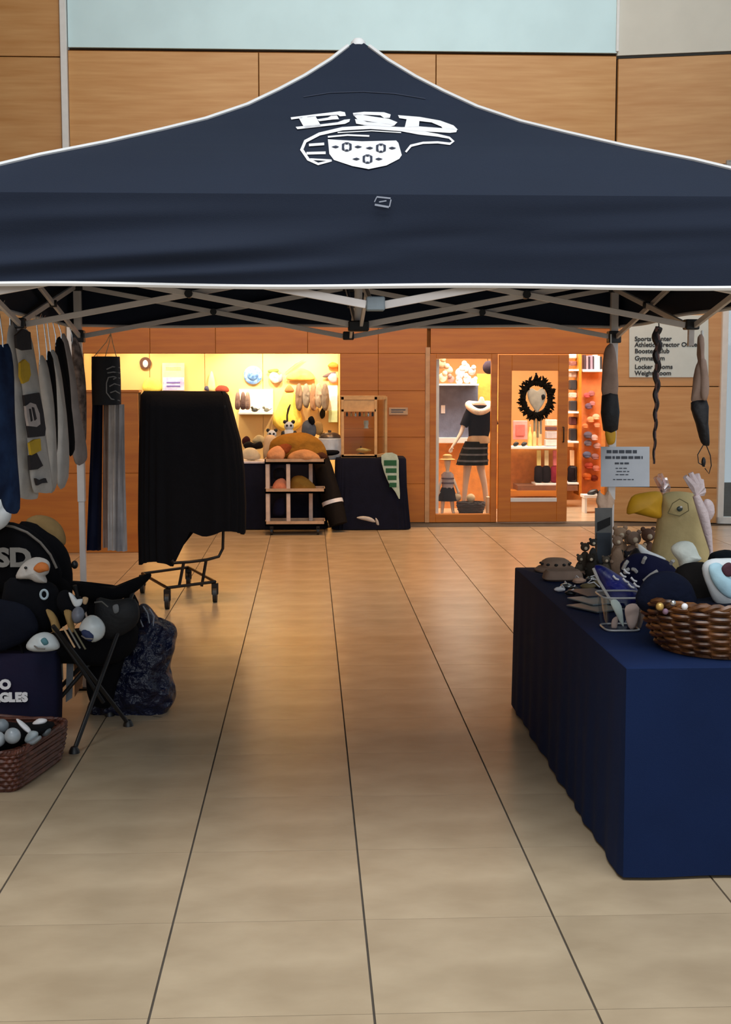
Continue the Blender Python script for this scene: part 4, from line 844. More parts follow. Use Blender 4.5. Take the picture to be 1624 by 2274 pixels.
for dx, x2 in ((-.06, 236), (.06, 250), (0.0, 243)):
    M().tube([(wc.x + dx, 7.18 - .02, zt_), at(x2, 760, 7.18), at(246, 740, 7.19)], .0022, 5).build('cord', C('cord_cream', (230, 196, 150)), wk)
ck = M()
for j in range(14):
    a = PI * j / 13; 
ck = M()
def wp(x, y): p = at(x, y, 7.09); r_ = math.sqrt(max(0, wr_**2 - (p.x - wc.x)**2)); return Vector((p.x, 7.18 - r_ - .003, p.z))
for q in ([(236,820),(248,814),(262,816)], [(238,828),(250,826),(262,828)], [(236,850),(240,838),(250,836),(262,840)], [(236,850),(236,872),(246,886),(262,890)], [(242,858),(252,852),(262,856)], [(244,872),(254,868),(262,874)], [(250,842),(256,838)]):
    ck.tube([wp(*p) for p in q], .0035, 5)
ck.build('crest', C('crest_grey', (150, 150, 152)), wk, smooth=True)
# ================================================================= COVERED ROLLING RACK
rk = thing('rolling_rack', 'black rolling garment rack on casters under a black cover', 'clothes rack', (-.95, 10.2, 0))
RY = 10.1
def rk_tube(pts, r=.012, nm='frame_tube'): M().tube(pts, r, 8).build(nm, STEEL, rk, smooth=True)
b1, b2 = on(372, 1352), on(478, 1337)
W1 = Vector((b1.x, b1.y, 0)); W2 = Vector((b2.x, b2.y, 0)); W3 = Vector((-1.36, 10.55, 0)); W4 = Vector((-1.02, 10.9, 0))
def zf(v, z): return Vector((v.x, v.y, z))
rk_tube([zf(W1,.16), zf(W2,.16)]); rk_tube([zf(W3,.16), zf(W1,.16)]); rk_tube([zf(W4,.16), zf(W2,.16)]); rk_tube([zf(W3,.16), zf(W4,.16)])
A1, A2 = at(398, 1302, 10.0), at(448, 1302, 10.15)
B1, B2 = at(408, 1250, 10.0), at(458, 1244, 10.15)
rk_tube([A1, B1]); rk_tube([A2, B2])
rk_tube([at(382,1244,9.98), at(386,1250,9.98), at(420,1248,10.0), at(460,1243,10.1), at(486,1236,10.15), at(495,1218,10.15), at(496,1180,10.15), at(496,1128,10.12)])
rk_tube([at(496,1128,10.14), at(498, 900, 10.14)]); rk_tube([at(330,1240,10.5), at(330,900,10.5)]); rk_tube([at(330,892,10.4), at(498,892,10.2)], .014, 'hanging_rail')
for wv_ in (W1, W2, W3, W4):
    o = M().tube([(wv_.x - .016, wv_.y, .062), (wv_.x + .016, wv_.y, .062)], .062, 18).build('caster_wheel', BLKP, rk, smooth=True)
    M().box(wv_.x - .026, wv_.x + .026, wv_.y - .02, wv_.y + .02, .06, .15).build('caster_fork', STEEL, o, bev=.004)
def hem(t, x, y): 
    k = min(1, max(0, (x + 1.06) / .12)); return .30 * (1 - k) + .535 * k + .02 * math.sin(7 * t)
dr = drape(-.925, 10.30, [(1.632, .36, .16), (1.60, .385, .20), (1.50, .39, .21), (1.25, .40, .215), (0.95, .405, .225), (.6, .41, .235), (.30, .405, .24)], n=160, e=.45, pleat=24, amp=.035, hem=None, seed=2)
for v in dr.v:                     # hem climbs towards the right, slipped shoulder at the top right
    if v.z < 1.2: f = (1.2 - v.z) / .9; v.z = 1.2 - (1.2 - hem(math.atan2(v.y - 10.3, v.x + .925), v.x, v.y)) * f
    if v.z > 1.15 and v.x > -.66: v.x -= .10 * (v.z - 1.15) / .48
    if v.x < -1.0 and v.z > 1.4: v.z += .012 * noise.noise(v * 9)
dr.build('rack_cover', C('cover_black', (6, 6, 11), .8, bump=.2, bscale=60), None, smooth=True, label='black fabric cover draped over the rolling rack', cat='cover')
# ================================================================= BACK TABLES UNDER THE SHOP DISPLAY
NAVS = C('skirt_navy', (14, 17, 34), .85, bump=.2)
def skirted(name, lab, cx, cy, hx, hy, h, seed, am=.018):
    t = thing(name, lab, 'table', (cx, cy, 0))
    M().box(cx-hx+.02, cx+hx-.02, cy-hy+.02, cy+hy-.02, h-.035, h-.006).build('table_top', WHITE, t, bev=.004)
    for a in (-1, 1):
        for b in (-1, 1): M().tube([(cx+a*(hx-.08), cy+b*(hy-.08), 0), (cx+a*(hx-.08), cy+b*(hy-.08), h-.035)], .014, 8).build('leg', STEEL, t, smooth=True)
    drape(cx, cy, [(h, hx, hy), (h-.02, hx+.01, hy+.01), (h*.6, hx+.015, hy+.02), (h*.3, hx+.03, hy+.03), (.01, hx+.05, hy+.045)], n=150, e=.22, pleat=30, amp=am, seed=seed).build('skirt', NAVS, t, smooth=True)
    return t
lt = skirted('display_table', 'navy skirted table with a white edge below the lit shop display', -.63, 15.34, .78, .24, .765, 1)
M().box(-1.41, .14, 15.085, 15.60, .768, .79).build('white_edge', C('table_white', (210, 205, 214), .5), lt, bev=.003)
skirted('display_case_table', 'navy skirted table under the small wooden display case', .71, 15.28, .40, .26, .83, 4, .03)
gr = thing('green_runner', 'green and white printed pennant hanging down the skirt of the display case table', 'pennant', at(868, 1020, 14.95))
M().pillow([(847,1012),(882,1010),(886,1060),(888,1108),(878,1092),(860,1066)], 14.95, .006, back=.5).build('cloth', C('pennant_white', (170, 188, 176), .8), gr, smooth=True)
for i, (y0, y1) in enumerate(((1022,1034),(1040,1050),(1056,1066),(1072,1082))):
    px_box(M(), 853 + 4*i, y0, 881, y1, 14.94, .004).build('green_block', C('pennant_green', (44, 92, 66), .8), gr, bev=.001)
for i, px in enumerate([[(792,1150),(806,1146),(826,1150),(834,1160),(812,1156)], [(834,1150),(840,1156),(842,1166),(836,1164)]]):
    pill('floor_scrap', px, 14.85, .02, GREYW, ['crumpled pale scrap at the foot of the skirt', 'small pale tag at the right foot of the skirt'][i], 'scrap')
# display case
dc = thing('display_case', 'small upright wooden display case with glass sides on the navy skirted table', 'display case', (.63, 15.28, .832))
CX0, CX1, CXR, CY0, CY1, CZ0, CZ1 = .365, .765, .90, 15.10, 15.44, .834, 1.535
CW = C('case_oak', (206, 160, 104), .5)
def post(x, y): M().box(x-.016, x+.016, y-.016, y+.016, CZ0, CZ1).build('corner_post', CW, dc, bev=.002)
post(CX0+.016, CY0+.016); post(CX1, CY0+.016); post(CX0+.016, CY1); post(CXR, CY1-.02)
for z in (CZ0, CZ1-.035):
    M().box(CX0, CX1+.016, CY0, CY0+.028, z, z+.035).build('rail', CW, dc, bev=.002); M().bar((CX1, CY0+.01, z+.017), (CXR, CY1-.02, z+.017), .028, .035).build('rail', CW, dc, bev=.002)
M().box(CX0, CX1, CY0, CY0+.028, CZ1-.17, CZ1-.145).build('rail', CW, dc)
M().prism([(CX0,CY0,CZ0),(CX1,CY0,CZ0),(CXR,CY1,CZ0),(CX0,CY1,CZ0)], (0,0,.02)).build('floor_board', CW, dc)
M().prism([(CX0,CY0,CZ1),(CX1,CY0,CZ1),(CXR,CY1,CZ1),(CX0,CY1,CZ1)], (0,0,.012)).build('roof_board', CW, dc)
M().box(CX0+.03, CX1-.01, CY0+.010, CY0+.014, CZ0+.03, CZ1-.17).build('pane', GLASS, dc)
M().box(CX0+.03, CX1-.01, CY0+.008, CY0+.016, CZ1-.145, CZ1-.035).build('pediment', CW, dc)
M().bar((CX1+.01, CY0+.02, (CZ0+CZ1)/2), (CXR-.01, CY1-.03, (CZ0+CZ1)/2), .003, CZ1-CZ0-.08).build('pane', GLASS, dc)
for i, z in enumerate((1.16, 1.30)): M().box(CX0+.04, CX1-.02, CY0+.08, CY1-.05, z, z+.006).build('glass_shelf', GLASS, dc)
for i in range(7):
    solo(M().lathe([(.0,0),(.012,.0),(.014,.03),(.006,.05),(0,.052)], (CX0+.07+i*.05, CY0+.15, 1.307), 8), 'charm', [STEEL, GOLD, CHROME][i % 3], '%s charm on the upper glass shelf of the display case, %s from the left' % (['steel', 'golden', 'silver'][i % 3], ['first', 'second', 'third', 'fourth', 'fifth', 'sixth', 'last'][i]), 'charm', 'charms on the upper case shelf')
solo(M().lathe([(.0,0),(.05,0),(.05,.01),(.012,.03),(.01,.08),(.0,.11)], (.60, 15.28, .855), 14), 'bell_figure', STEEL, 'dark pointed figure on the floor of the display case', 'figurine')
solo(M().lathe([(.0,0),(.03,0),(.022,.02),(.03,.05),(.028,.09),(0,.09)], (.66, 15.26, 1.167), 12), 'clear_cup', C('cup_pale', (196,190,176), .3), 'pale little cup on the lower glass shelf of the display case', 'cup')
pill('gold_ribbon', [(790,1000),(804,994),(826,1000),(806,1006)], 15.2, .015, GOLD, 'flat gold ribbon coil on the floor of the case', 'ribbon')
wp_ = thing('wall_plaque', 'small pale rectangular plaque on the wood pier right of the display case', 'plaque', at(885, 922, WB-.01))
px_box(M(), 864, 905, 906, 921, WB-.012, .010).build('plate', C('plaque_grey', (190, 150, 110), .4), wp_, bev=.001)
px_box(M(), 869, 909, 901, 911.5, WB-.0135, .0015).build('text_line', TXT, wp_); px_box(M(), 869, 914, 896, 916, WB-.0135, .0015).build('text_line', TXT, wp_)
# rolled case leaning on the table
rl = thing('rolled_banner', 'long dark brown rolled bag with a white band leaning by the cart', 'rolled bag', (.40, 14.80, 0))
RB = C('roll_black', (22, 17, 14), .8, bump=.2)
pa_, pb_ = at(710, 1008, 15.03), at(752, 1172, 14.84); pb_.z = .085
ra = [.085, .105, .11, .115, .118, .105]; M().tube([pa_.lerp(pb_, k/5) for k in range(6)], ra, 18).build('roll', RB, rl, smooth=True)
d_ = (pb_ - pa_).normalized(); c_ = pa_.lerp(pb_, .69); M().tube([c_ - d_*.022, c_ + d_*.022], .123, 20).build('white_band', PRINT, rl, smooth=True)
# utility cart
ct = thing('utility_cart', 'tan three-shelf utility cart on casters loaded with golden garments', 'cart', (-.15, 14.80, 0))
CT = C('cart_tan', (190, 156, 124), .6)
cx0, cx1, cyf, cyb = -.50, .17, 14.50, 14.85
for i, z in enumerate((.105, .47, .80)):
    lid = M().box(cx0, cx1, cyf, cyb, z, z+.022).box(cx0, cx1, cyf, cyf+.012, z, z+.055).box(cx0, cx1, cyb-.012, cyb, z, z+.055).box(cx0, cx0+.012, cyf, cyb, z, z+.055).box(cx1-.012, cx1, cyf, cyb, z, z+.055)
    lid.build('shelf', CT, ct)
for x, y in ((cx0+.03, cyf+.03), (cx1-.41, cyf+.03), (cx1-.16, cyb-.05), (cx1-.03, cyf+.03), (cx0+.03, cyb-.05)):
    if abs(x - (cx1-.03)) < .001: continue
    M().box(x-.022, x+.022, y-.018, y+.018, .13, .80).build('post', C('cart_post', (206, 184, 170), .6), ct, bev=.005)
for x in (cx0+.07, cx1-.08):
    for y in (cyf+.06, cyb-.06):
        o = M().tube([(x-.012, y, .04), (x+.012, y, .04)], .04, 14).build('caster', BLKP, ct, smooth=True)
        M().box(x-.018, x+.018, y-.014, y+.014, .05, .105).build('fork', STEEL, o)
def bundle(px, Y, c, lab, amp=.02, th=.10, cat='garment', nm='folded_garment', grp=None, fr=12):
    return pill(nm, px, Y, th, C('cl_%02x%02x%02x' % c, c, .85, bump=.35, bscale=18), lab, cat, amp=amp, fr=fr, group=grp)
bundle([(600,1018),(598,996),(606,976),(640,962),(680,962),(706,974),(722,996),(724,1016),(680,1022),(630,1022)], 14.70, (150,104,36), 'big heap of olive-gold garments on top of the tan cart', .035, .14)
bundle([(594,1020),(596,1002),(616,990),(632,1000),(630,1020),(610,1024)], 14.56, (214,150,104), 'peach garment at the left of the cart top', .02, .07)
bundle([(640,1022),(646,1006),(676,998),(700,1006),(712,1020),(680,1026)], 14.56, (196,140,92), 'light brown garment at the front of the cart top', .02, .07)
bundle([(612,1000),(626,986),(650,986),(646,1004),(622,1010)], 14.60, (140,70,34), 'rust-brown fold under the olive-gold heap', .02, .06)
bundle([(700,1010),(716,1004),(728,1014),(722,1020),(704,1020)], 14.60, (70,40,26), 'dark umber fold at the right of the cart top', .01, .05)
bundle([(604,1088),(612,1068),(628,1062),(638,1072),(640,1090),(620,1094)], 14.62, (226,140,104), 'salmon garment on the middle cart shelf', .015, .07)
bundle([(644,1090),(648,1062),(670,1056),(692,1070),(702,1084),(690,1094),(660,1096)], 14.68, (154,110,44), 'mustard garment on the middle cart shelf', .015, .08)
bundle([(608,1060),(610,1042),(630,1040),(634,1060),(620,1066)], 14.74, (26,26,32), 'black garment hanging at the back of the middle shelf', .01, .06)
bundle([(606,1140),(612,1110),(630,1106),(632,1140),(618,1146)], 14.74, (26,28,52), 'navy garment on the bottom cart shelf', .01, .06)
# things on the left display table (top at .79)
def px_thing(nm, px, Y, th, c, lab, cat, grp=None, amp=.004, rough=.8, fr=30): return pill(nm, px, Y, th, C('tc_%02x%02x%02x' % c, c, rough, bump=.3), lab, cat, amp=amp, fr=fr, group=grp)
px_thing('plush_cow', [(538,1016),(540,1000),(552,994),(566,996),(576,1006),(578,1018),(558,1022)], 15.3, .07, (214,200,170), 'cream plush lying at the left of the display table', 'plush toy')
px_thing('black_plush', [(540,988),(552,980),(566,984),(580,980),(584,994),(566,998),(548,998)], 15.42, .06, (20,18,20), 'black plush behind the cream one', 'plush toy')
px_thing('maroon_pouch', [(538,976),(548,968),(556,976),(552,988),(540,988)], 15.5, .04, (60,24,26), 'maroon pouch beside the black covered rack', 'pouch')
px_thing('cream_toy', [(560,980),(572,966),(586,970),(588,982),(574,986)], 15.5, .04, (206,186,140), 'cream toy behind the black plush', 'plush toy')
def panda(cx_, cy_, Y_, k, lab):
    t = thing('panda_plush', lab, 'plush toy', at(cx_, cy_ + 26*k, Y_), 'black and white plush toys on the display table'); s_ = Y_ / FPX
    M().ball(at(cx_, cy_+14*k, Y_), (13*k*s_, 11*k*s_, 13*k*s_), 12, 8).build('body', WHITEF, t, smooth=True)
    M().ball(at(cx_, cy_-4*k, Y_), (11*k*s_, 10*k*s_, 10*k*s_), 12, 8).build('head', WHITEF, t, smooth=True)
    for q in (-1, 1):
        M().ball(at(cx_+q*9*k, cy_-13*k, Y_), 4.5*k*s_, 8, 6).build('ear', BLKP, t, smooth=True)
        M().ball(at(cx_+q*4.5*k, cy_-5*k, Y_-9.5*k*s_), 2.6*k*s_, 8, 6).build('eye_patch', BLKP, t, smooth=True)
        M().ball(at(cx_+q*13*k, cy_+14*k, Y_-3*s_), (5*k*s_, 5*k*s_, 8*k*s_), 8, 6).build('arm', BLKP, t, smooth=True)
panda(642, 950, 15.3, 1.0, 'black and white plush sitting highest behind the garment heap')
panda(604, 968, 15.2, .95, 'black and white plush left of the golden heap')
px_thing('zebra_plush', [(670,956),(674,938),(690,932),(702,948),(700,968),(684,975),(672,968)], 15.32, .06, (92,98,108), 'grey and black rounded plush behind the golden heap', 'plush toy', amp=.01)
px_thing('black_plush', [(684,930),(694,924),(700,938),(692,944)], 15.28, .03, (18,18,20), 'little black plush head over the grey rounded plush', 'plush toy')
px_box(M(), 624, 977, 700, 1012, 15.2, .2).build('toy_crate', C('crate_tan', (176,136,86), .7), None, bev=.004, label='tan crate behind the golden heap carrying the upper plush toys', cat='crate')
px_box(M(), 590, 994, 622, 1012, 15.12, .2).build('toy_crate', C('crate_tan', (176,136,86), .7), None, bev=.004, label='low tan crate carrying the left black and white plush', cat='crate')
solo(M().tube([at(638,974,15.4), at(638,940,15.4), at(638,922,15.4), at(641,908,15.4), at(645,898,15.4)], [.010,.012,.010,.014,.006], 8), 'dark_feather', C('feather_dark', (64, 54, 34)), 'thin dark upright feather over the plush toys', 'feather')
ur = thing('white_urn', 'shiny white kettle with a grey lid at the right end of the display table', 'kettle', (.20, 15.36, .79))
M().lathe([(0,0),(.13,0),(.145,.03),(.15,.15),(.145,.24),(.12,.255),(0,.26)], (.235, 15.36, .80), 24).build('body', C('enamel_white', (206,214,222), .2), ur, smooth=True)
M().lathe([(.13,.0),(.12,.03),(.08,.055),(.02,.065),(.02,.085),(0,.088)], (.235, 15.36, 1.055), 24).build('lid', C('lid_grey', (96, 84, 74), .3, metal=.4), ur, smooth=True)
px_thing('black_tray', [(712,1006),(716,1000),(750,1000),(752,1008),(730,1012)], 15.15, .03, (12,12,16), 'low black tray at the right end of the display table', 'tray')
px_thing('tan_jar', [(698,958),(700,938),(714,938),(718,958),(708,966)], 15.4, .03, (190,150,90), 'tan jar left of the white kettle', 'jar')
px_thing('black_bird', [(710,918),(716,906),(722,906),(722,924),(714,930)], AL-.06, .02, (34,32,30), 'little black bird above the white kettle', 'figurine')
for (nm, px, c, lab) in [('striped_sack', [(586,1018),(588,972),(604,966),(616,976),(612,1016)], (214,184,146), 'cream sack standing left of the golden heap')]: px_thing(nm, px, 15.0, .05, c, lab, 'sack')
# ---- things on the alcove wall
WY = AL - .03
def onwall(nm, px, c, lab, cat='decoration', th=.03, Y=WY - .035, **k): return px_thing(nm, px, Y, th, c, lab, cat, **k)
bb = thing('blue_plate', 'round blue and white patterned plate on the lit wall', 'plate', at(562, 852, WY))
M().tube([at(562,833,WY-.03) + Vector((0, k*.01, 0)) for k in (0, 1, 2)], [.10, .118, .10], 22).build('disc', C('plate_blue', (70, 112, 190), .5, c2=(150, 184, 230), scale=22), bb, smooth=True)
M().tube([at(562,833,WY-.045), at(562,833,WY-.033)], [.055, .07], 18).build('centre', C('plate_centre', (50, 84, 150), .5, c2=(120,160,206), scale=30), bb, smooth=True)
ps = thing('two_part_poster', 'poster with cream upper half and lilac lower half above the black rack cover', 'poster', at(385, 866, WY-.04))
px_box(M(), 360, 806, 410, 868, WY-.03, .02).build('board', C('poster_cream', (246, 228, 176), .7), ps, bev=.002)
px_box(M(), 362, 838, 409, 867, WY-.035, .006).build('lilac_panel', C('poster_lilac', (178, 164, 220), .7, c2=(226,214,240), scale=16), ps)
for y in (816, 820): px_box(M(), 368, y, 402, y+2, WY-.033, .004).build('text_line', C('poster_ink', (206, 186, 130)), ps)
for y in (848, 856): px_box(M(), 370, y, 400, y+3, WY-.039, .004).build('text_line', C('poster_violet', (120, 104, 186)), ps)
rp = thing('round_picture', 'small dark round picture of a pale head left of the poster', 'picture', at(324, 815, WY-.03))
M().tube([at(323,806,WY-.03), at(323,806,WY-.012)], .075, 18).build('disc', C('pic_brown', (92, 60, 46)), rp, smooth=True)
M().ball(at(323,808,WY-.034), (.035,.012,.05), 12, 8).build('pale_head', C('pic_pale', (220, 206, 226)), rp, smooth=True)
onwall('yellow_pennant', [(318,852),(330,838),(356,848),(356,868),(320,868)], (240,226,110), 'yellow cloth pinned left of the two-part poster', 'cloth')
onwall('blonde_doll', [(464,838),(470,824),(476,838),(478,866),(462,866)], (246,230,170), 'pale blonde upright doll above the black rack cover', 'doll')
onwall('red_hat', [(478,866),(486,856),(504,858),(508,870),(484,870)], (150,66,52), 'red-brown hat peeking over the black rack cover', 'hat')
onwall('dark_cup', [(454,866),(456,858),(464,858),(464,868)], (88,84,110), 'small slate cup peeking over the black rack cover', 'cup')
onwall('green_sign', [(596,822),(616,819),(618,826),(598,828)], (112,130,70), 'small green strip sign right of the blue plate', 'sign', th=.012)
onwall('floral_wreath', [(598,834),(606,826),(618,830),(622,846),(610,852),(600,844)], (232,206,190), 'pale floral wreath under the green strip sign', 'wreath', amp=.015)
onwall('grey_ornament', [(618,838),(626,830),(628,844),(620,850)], (150,140,150), 'small grey ornament right of the floral wreath', 'ornament')
onwall('straw_fan', [(636,842),(646,826),(668,818),(690,826),(700,842),(670,846)], (226,176,96), 'broad straw-coloured fan on the lit wall', 'fan', amp=.01)
solo(M().tube([at(634,826,WY-.03), at(656,808,WY-.05), at(676,798,WY-.03)], [.006,.012,.004], 6), 'branch', C('branch_grey', (170, 160, 120)), 'thin bare branch above the straw fan', 'branch')
onwall('orange_fish', [(728,812),(738,804),(750,808),(750,816),(736,818)], (226,130,60), 'orange leaf-shaped ornament at the upper right of the lit wall', 'ornament')
onwall('pink_flower', [(728,838),(736,828),(748,832),(748,848),(736,850)], (226,170,186), 'pink flower ornament below the orange one', 'ornament')
onwall('dark_wing', [(716,836),(730,828),(746,826),(742,832),(726,838)], (110,92,96), 'dark wing-shaped ornament over the pink flower', 'ornament', th=.015)
onwall('peaked_hat', [(632,868),(642,854),(654,868),(642,872)], (166,110,66), 'small brown peaked cap on top of the yellow shirt', 'hat')
onwall('yellow_shirt', [(632,874),(654,874),(662,900),(672,940),(640,960),(606,940),(616,906)], (246,206,92), 'golden yellow shirt spread on the lit wall', 'shirt', th=.05)
for i, (x, c, nm) in enumerate([(664,(120,96,80),'brown'), (680,(132,118,106),'grey-brown'), (696,(150,112,86),'russet'), (708,(160,140,122),'sandy'), (722,(120,104,92),'umber')]):
    yb = 912 - 6 * (i % 2)
    px_thing('hanging_scarf', [(x-5,856),(x+3,852),(x+8,868),(x+9,yb-20),(x+4,yb),(x-6,yb-6),(x-8,yb-30)], WY-.12-.02*i, .03, c, '%s scarf in the row hanging right of the yellow shirt' % nm, 'scarf', 'scarves on the lit wall', amp=.015)
px_box(M(), 728, 856, 750, 912, WY-.10, .02).build('white_towel_sign', C('towel_white', (248,246,240), .7), None, bev=.004, label='tall white board at the right end of the lit wall', cat='board')
px_box(M(), 730, 912, 750, 938, WY-.12, .03).build('pale_green_box', C('pale_green', (206,224,180), .7), None, bev=.004, label='pale green box under the tall white board', cat='box')
sh = thing('wall_shelf', 'white shelf on the lit wall carrying two dark little birds', 'shelf', at(572, 920, WY-.2))
p0, p1 = at(530, 916, 16.8), at(606, 920, 16.8)
M().box(p0.x, p1.x, 16.72, AL-.02, p1.z, p1.z+.025).build('board', WHITE, sh, bev=.002); M().box(p0.x, p1.x, AL-.05, AL-.02, p1.z, p1.z+.32).build('back_panel', C('shelf_back', (244, 232, 204), .7), sh)
for i, x in enumerate((566, 592)):
    q = at(x, 914, 16.82); t = thing('small_bird', ['dark little bird on the white wall shelf, nearer the middle', 'greyer little bird at the right end of the white wall shelf'][i], 'figurine', (q.x, 16.82, p1.z+.026), 'birds on the wall shelf')
    bm_ = BLKP if i == 0 else C('bird_grey', (90, 90, 84))
    M().ball((q.x, 16.82, p1.z+.055), (.045-.01*i, .03, .028), 10, 7).build('body', bm_, t, smooth=True); M().ball((q.x-.035, 16.81, p1.z+.085), .018, 8, 6).build('head', bm_, t, smooth=True); M().tube([(q.x+.03, 16.82, p1.z+.05), (q.x+.07, 16.82, p1.z+.075)], [.01,.004], 6).build('tail', bm_, t, smooth=True)
for i, (x, c) in enumerate([(528,(150,120,112)), (540,(120,96,92)), (550,(168,140,128))]):
    onwall('tall_vase', [(x-5,908),(x-6,890),(x-3,872),(x+3,872),(x+6,890),(x+5,908)], c, ['rosy tall bottle left of the wall shelf', 'darker brown tall bottle in the middle of three', 'pale brown tall bottle nearest the wall shelf'][i], 'bottle', Y=16.62, grp='tall bottles by the wall shelf')
# ================================================================= SHOP WINDOW
pf = M().box(1.54, 2.19, WB+.20, WB+1.15, .002, .06).build('display_platform', C('platform_tan', (196, 150, 110), .6), None, bev=.004, label='low tan platform inside the shop window', cat='platform')
ck_ = thing('chalkboard', 'slate grey board with pale ledge in the shop window', 'chalkboard', at(1018, 985, 17.2))
px_box(M(), 974, 852, 1062, 972, 17.2, .03).build('slate', C('slate_grey', (104, 108, 130), .7), ck_, bev=.003)
px_box(M(), 972, 972, 1042, 984, 17.12, .12).build('ledge', WHITE, ck_, bev=.003); px_box(M(), 980, 900, 989, 918, 17.19, .012).build('white_label', PRINT, ck_)
px_box(M(), 1060, 830, 1106, 960, 17.24, .03).build('amber_backboard', C('amber', (236, 176, 70), .7), None, bev=.003, label='amber yellow panel right of the slate board', cat='panel')
px_box(M(), 972, 984, 1108, 1130, 17.26, .03).build('orange_backboard', C('orange_board', (224, 140, 60), .7), None, bev=.003, label='orange board behind the mannequins', cat='panel')
for i, (x, y, r, c, nm) in enumerate([(980,808,11,(196,166,130),'tan'), (996,822,10,(214,186,160),'cream'), (984,838,10,(224,200,170),'pale'), (1002,842,8,(170,130,120),'rosy'), (1022,828,11,(226,220,224),'white'), (1034,816,10,(236,232,226),'bright white'), (1048,824,9,(206,192,190),'greyish'), (1038,842,9,(240,236,228),'lower white'), (1052,848,8,(232,224,214),'rightmost white'), (1020,846,8,(214,208,214),'lilac-white')]):
    q = at(x, y, 17.0); mt = C('wp_%d' % i, c, .95, bump=.4); s_ = 17.0/FPX
    t = thing('stuffed_animal', '%s stuffed animal in the heap on top of the slate board' % nm, 'plush toy', q - Vector((0,0,r*s_)), 'stuffed animals above the slate board')
    M().ball(q, (r*s_, r*s_*.9, r*s_), 10, 7, amp=.15, seed=i).build('body', mt, t, smooth=True); M().ball(q + Vector((.02*(-1)**i, -.04, r*s_*.9)), r*s_*.6, 8, 6).build('head', mt, t, smooth=True)
shf = px_box(M(), 972, 852, 1064, 856, 16.9, .32); solo(shf, 'top_shelf', WHITE, 'pale shelf over the slate board carrying stuffed animals', 'shelf', smooth=False)
db_ = thing('hanging_dark_ball', 'dark plum hat hanging at the top right of the shop window', 'hat', at(1087, 830, 16.6))
M().ball(at(1087,816,16.6), (.085,.07,.085), 14, 10, amp=.08).build('crown', C('plum_black', (58, 44, 52), .9, bump=.3), db_, smooth=True); M().tube([at(1084,802,16.6), at(1080,784,16.6)], .004, 5).build('hook', STEEL, db_)
# mannequin
MY = 16.38
def skin(name, nodes, edges, parent, material, root=0, levels=1):
    me = bpy.data.meshes.new(name); c = WORLDPOS[parent.name]
    me.from_pydata([Vector(n[0]) - c for n in nodes], edges, []); o = bpy.data.objects.new(name, me); COL.objects.link(o); WORLDPOS[o.name] = c
    bm = bmesh.new(); bm.from_mesh(me); bm.verts.layers.skin.verify(); bm.to_mesh(me); bm.free()
    md = o.modifiers.new('skin', 'SKIN'); sv = me.skin_vertices[0].data
    for i, n in enumerate(nodes): sv[i].radius = (n[1], n[1]); sv[i].use_root = (i == root)
    md.use_smooth_shade = True; sb = o.modifiers.new('sub', 'SUBSURF'); sb.levels = levels; sb.render_levels = levels
    dg = bpy.context.evaluated_depsgraph_get(); m2 = bpy.data.meshes.new_from_object(o.evaluated_get(dg)); o.modifiers.clear(); o.data = m2
    m2.materials.append(material)
    for p in m2.polygons: p.use_smooth = True
    o.parent = parent; o.location = (0, 0, 0); return o
mn = thing('mannequin', 'headless mannequin with cream fur collar, black top and plaid skirt in the shop window', 'mannequin', (at(1060,1140,MY).x, MY, .06))
def a3(x, y, d=0.0): return at(x, y, MY + d)
nodes = [(a3(1054,985), .085), (a3(1056,960), .065), (a3(1062,930), .085), (a3(1068,908), .085), (a3(1070,890), .035), (a3(1070,880), .03),
         (a3(1045,912), .045), (a3(1033,935,-.02), .032), (a3(1024,962,-.06), .026), (a3(1010,985,-.12), .019), (a3(1003,994,-.14), .014),
         (a3(1092,914), .045), (a3(1096,940,.02), .032), (a3(1094,968,.0), .026), (a3(1093,995,-.03), .019), (a3(1092,1006,-.03), .014),
         (a3(1044,998), .075), (a3(1038,1040,.02), .055), (a3(1034,1075,.03), .04), (a3(1031,1110,.04), .034), (Vector((a3(1030,1140).x, MY+.05, .10)), .025), (Vector((a3(1027,1140).x, MY-.06, .075)), .02),
         (a3(1064,998), .075), (a3(1068,1040), .055), (a3(1076,1075,-.02), .04), (a3(1080,1110,-.01), .036), (Vector((a3(1082,1140).x, MY+.0, .10)), .025), (Vector((a3(1084,1140).x, MY-.11, .075)), .02)]
edges = [(0,1),(1,2),(2,3),(3,4),(4,5),(3,6),(6,7),(7,8),(8,9),(9,10),(3,11),(11,12),(12,13),(13,14),(14,15),(0,16),(16,17),(17,18),(18,19),(19,20),(20,21),(0,22),(22,23),(23,24),(24,25),(25,26),(26,27)]
for hnd, dx in ((10, -1), (15, 1)):      # fingers
    b = nodes[hnd][0]
    for k, (fx, fz, r_) in enumerate([(-.020,-.055,.006), (-.008,-.068,.0065), (.004,-.066,.0065), (.015,-.055,.006), (.028*-dx,-.018,.0065)]):
        nodes.append((b + Vector((fx + dx*.008, -.012, fz*.55)), r_ + .001)); i1 = len(nodes) - 1; nodes.append((b + Vector((fx*1.15 + dx*.012, -.022, fz)), r_)); edges += [(hnd, i1), (i1, i1 + 1)]
skin('body', nodes, edges, mn, SKIN)
def ringcloth(name, levels, mt, parent, n=40, amp=.0, fl=8, lab=None):
    R = []
    for (x0, x1, y, dep) in levels:
        c = (at(x0, y, MY) + at(x1, y, MY)) / 2; hw = (at(x1, y, MY).x - at(x0, y, MY).x) / 2
        R.append([c + Vector((math.cos(t)*hw*(1+amp*math.sin(fl*t)), math.sin(t)*dep*(1+amp*math.sin(fl*t)), 0)) for t in [2*PI*j/n for j in range(n)]])
    return M().loft(R, cap=False).build(name, mt, parent, smooth=True, label=lab)
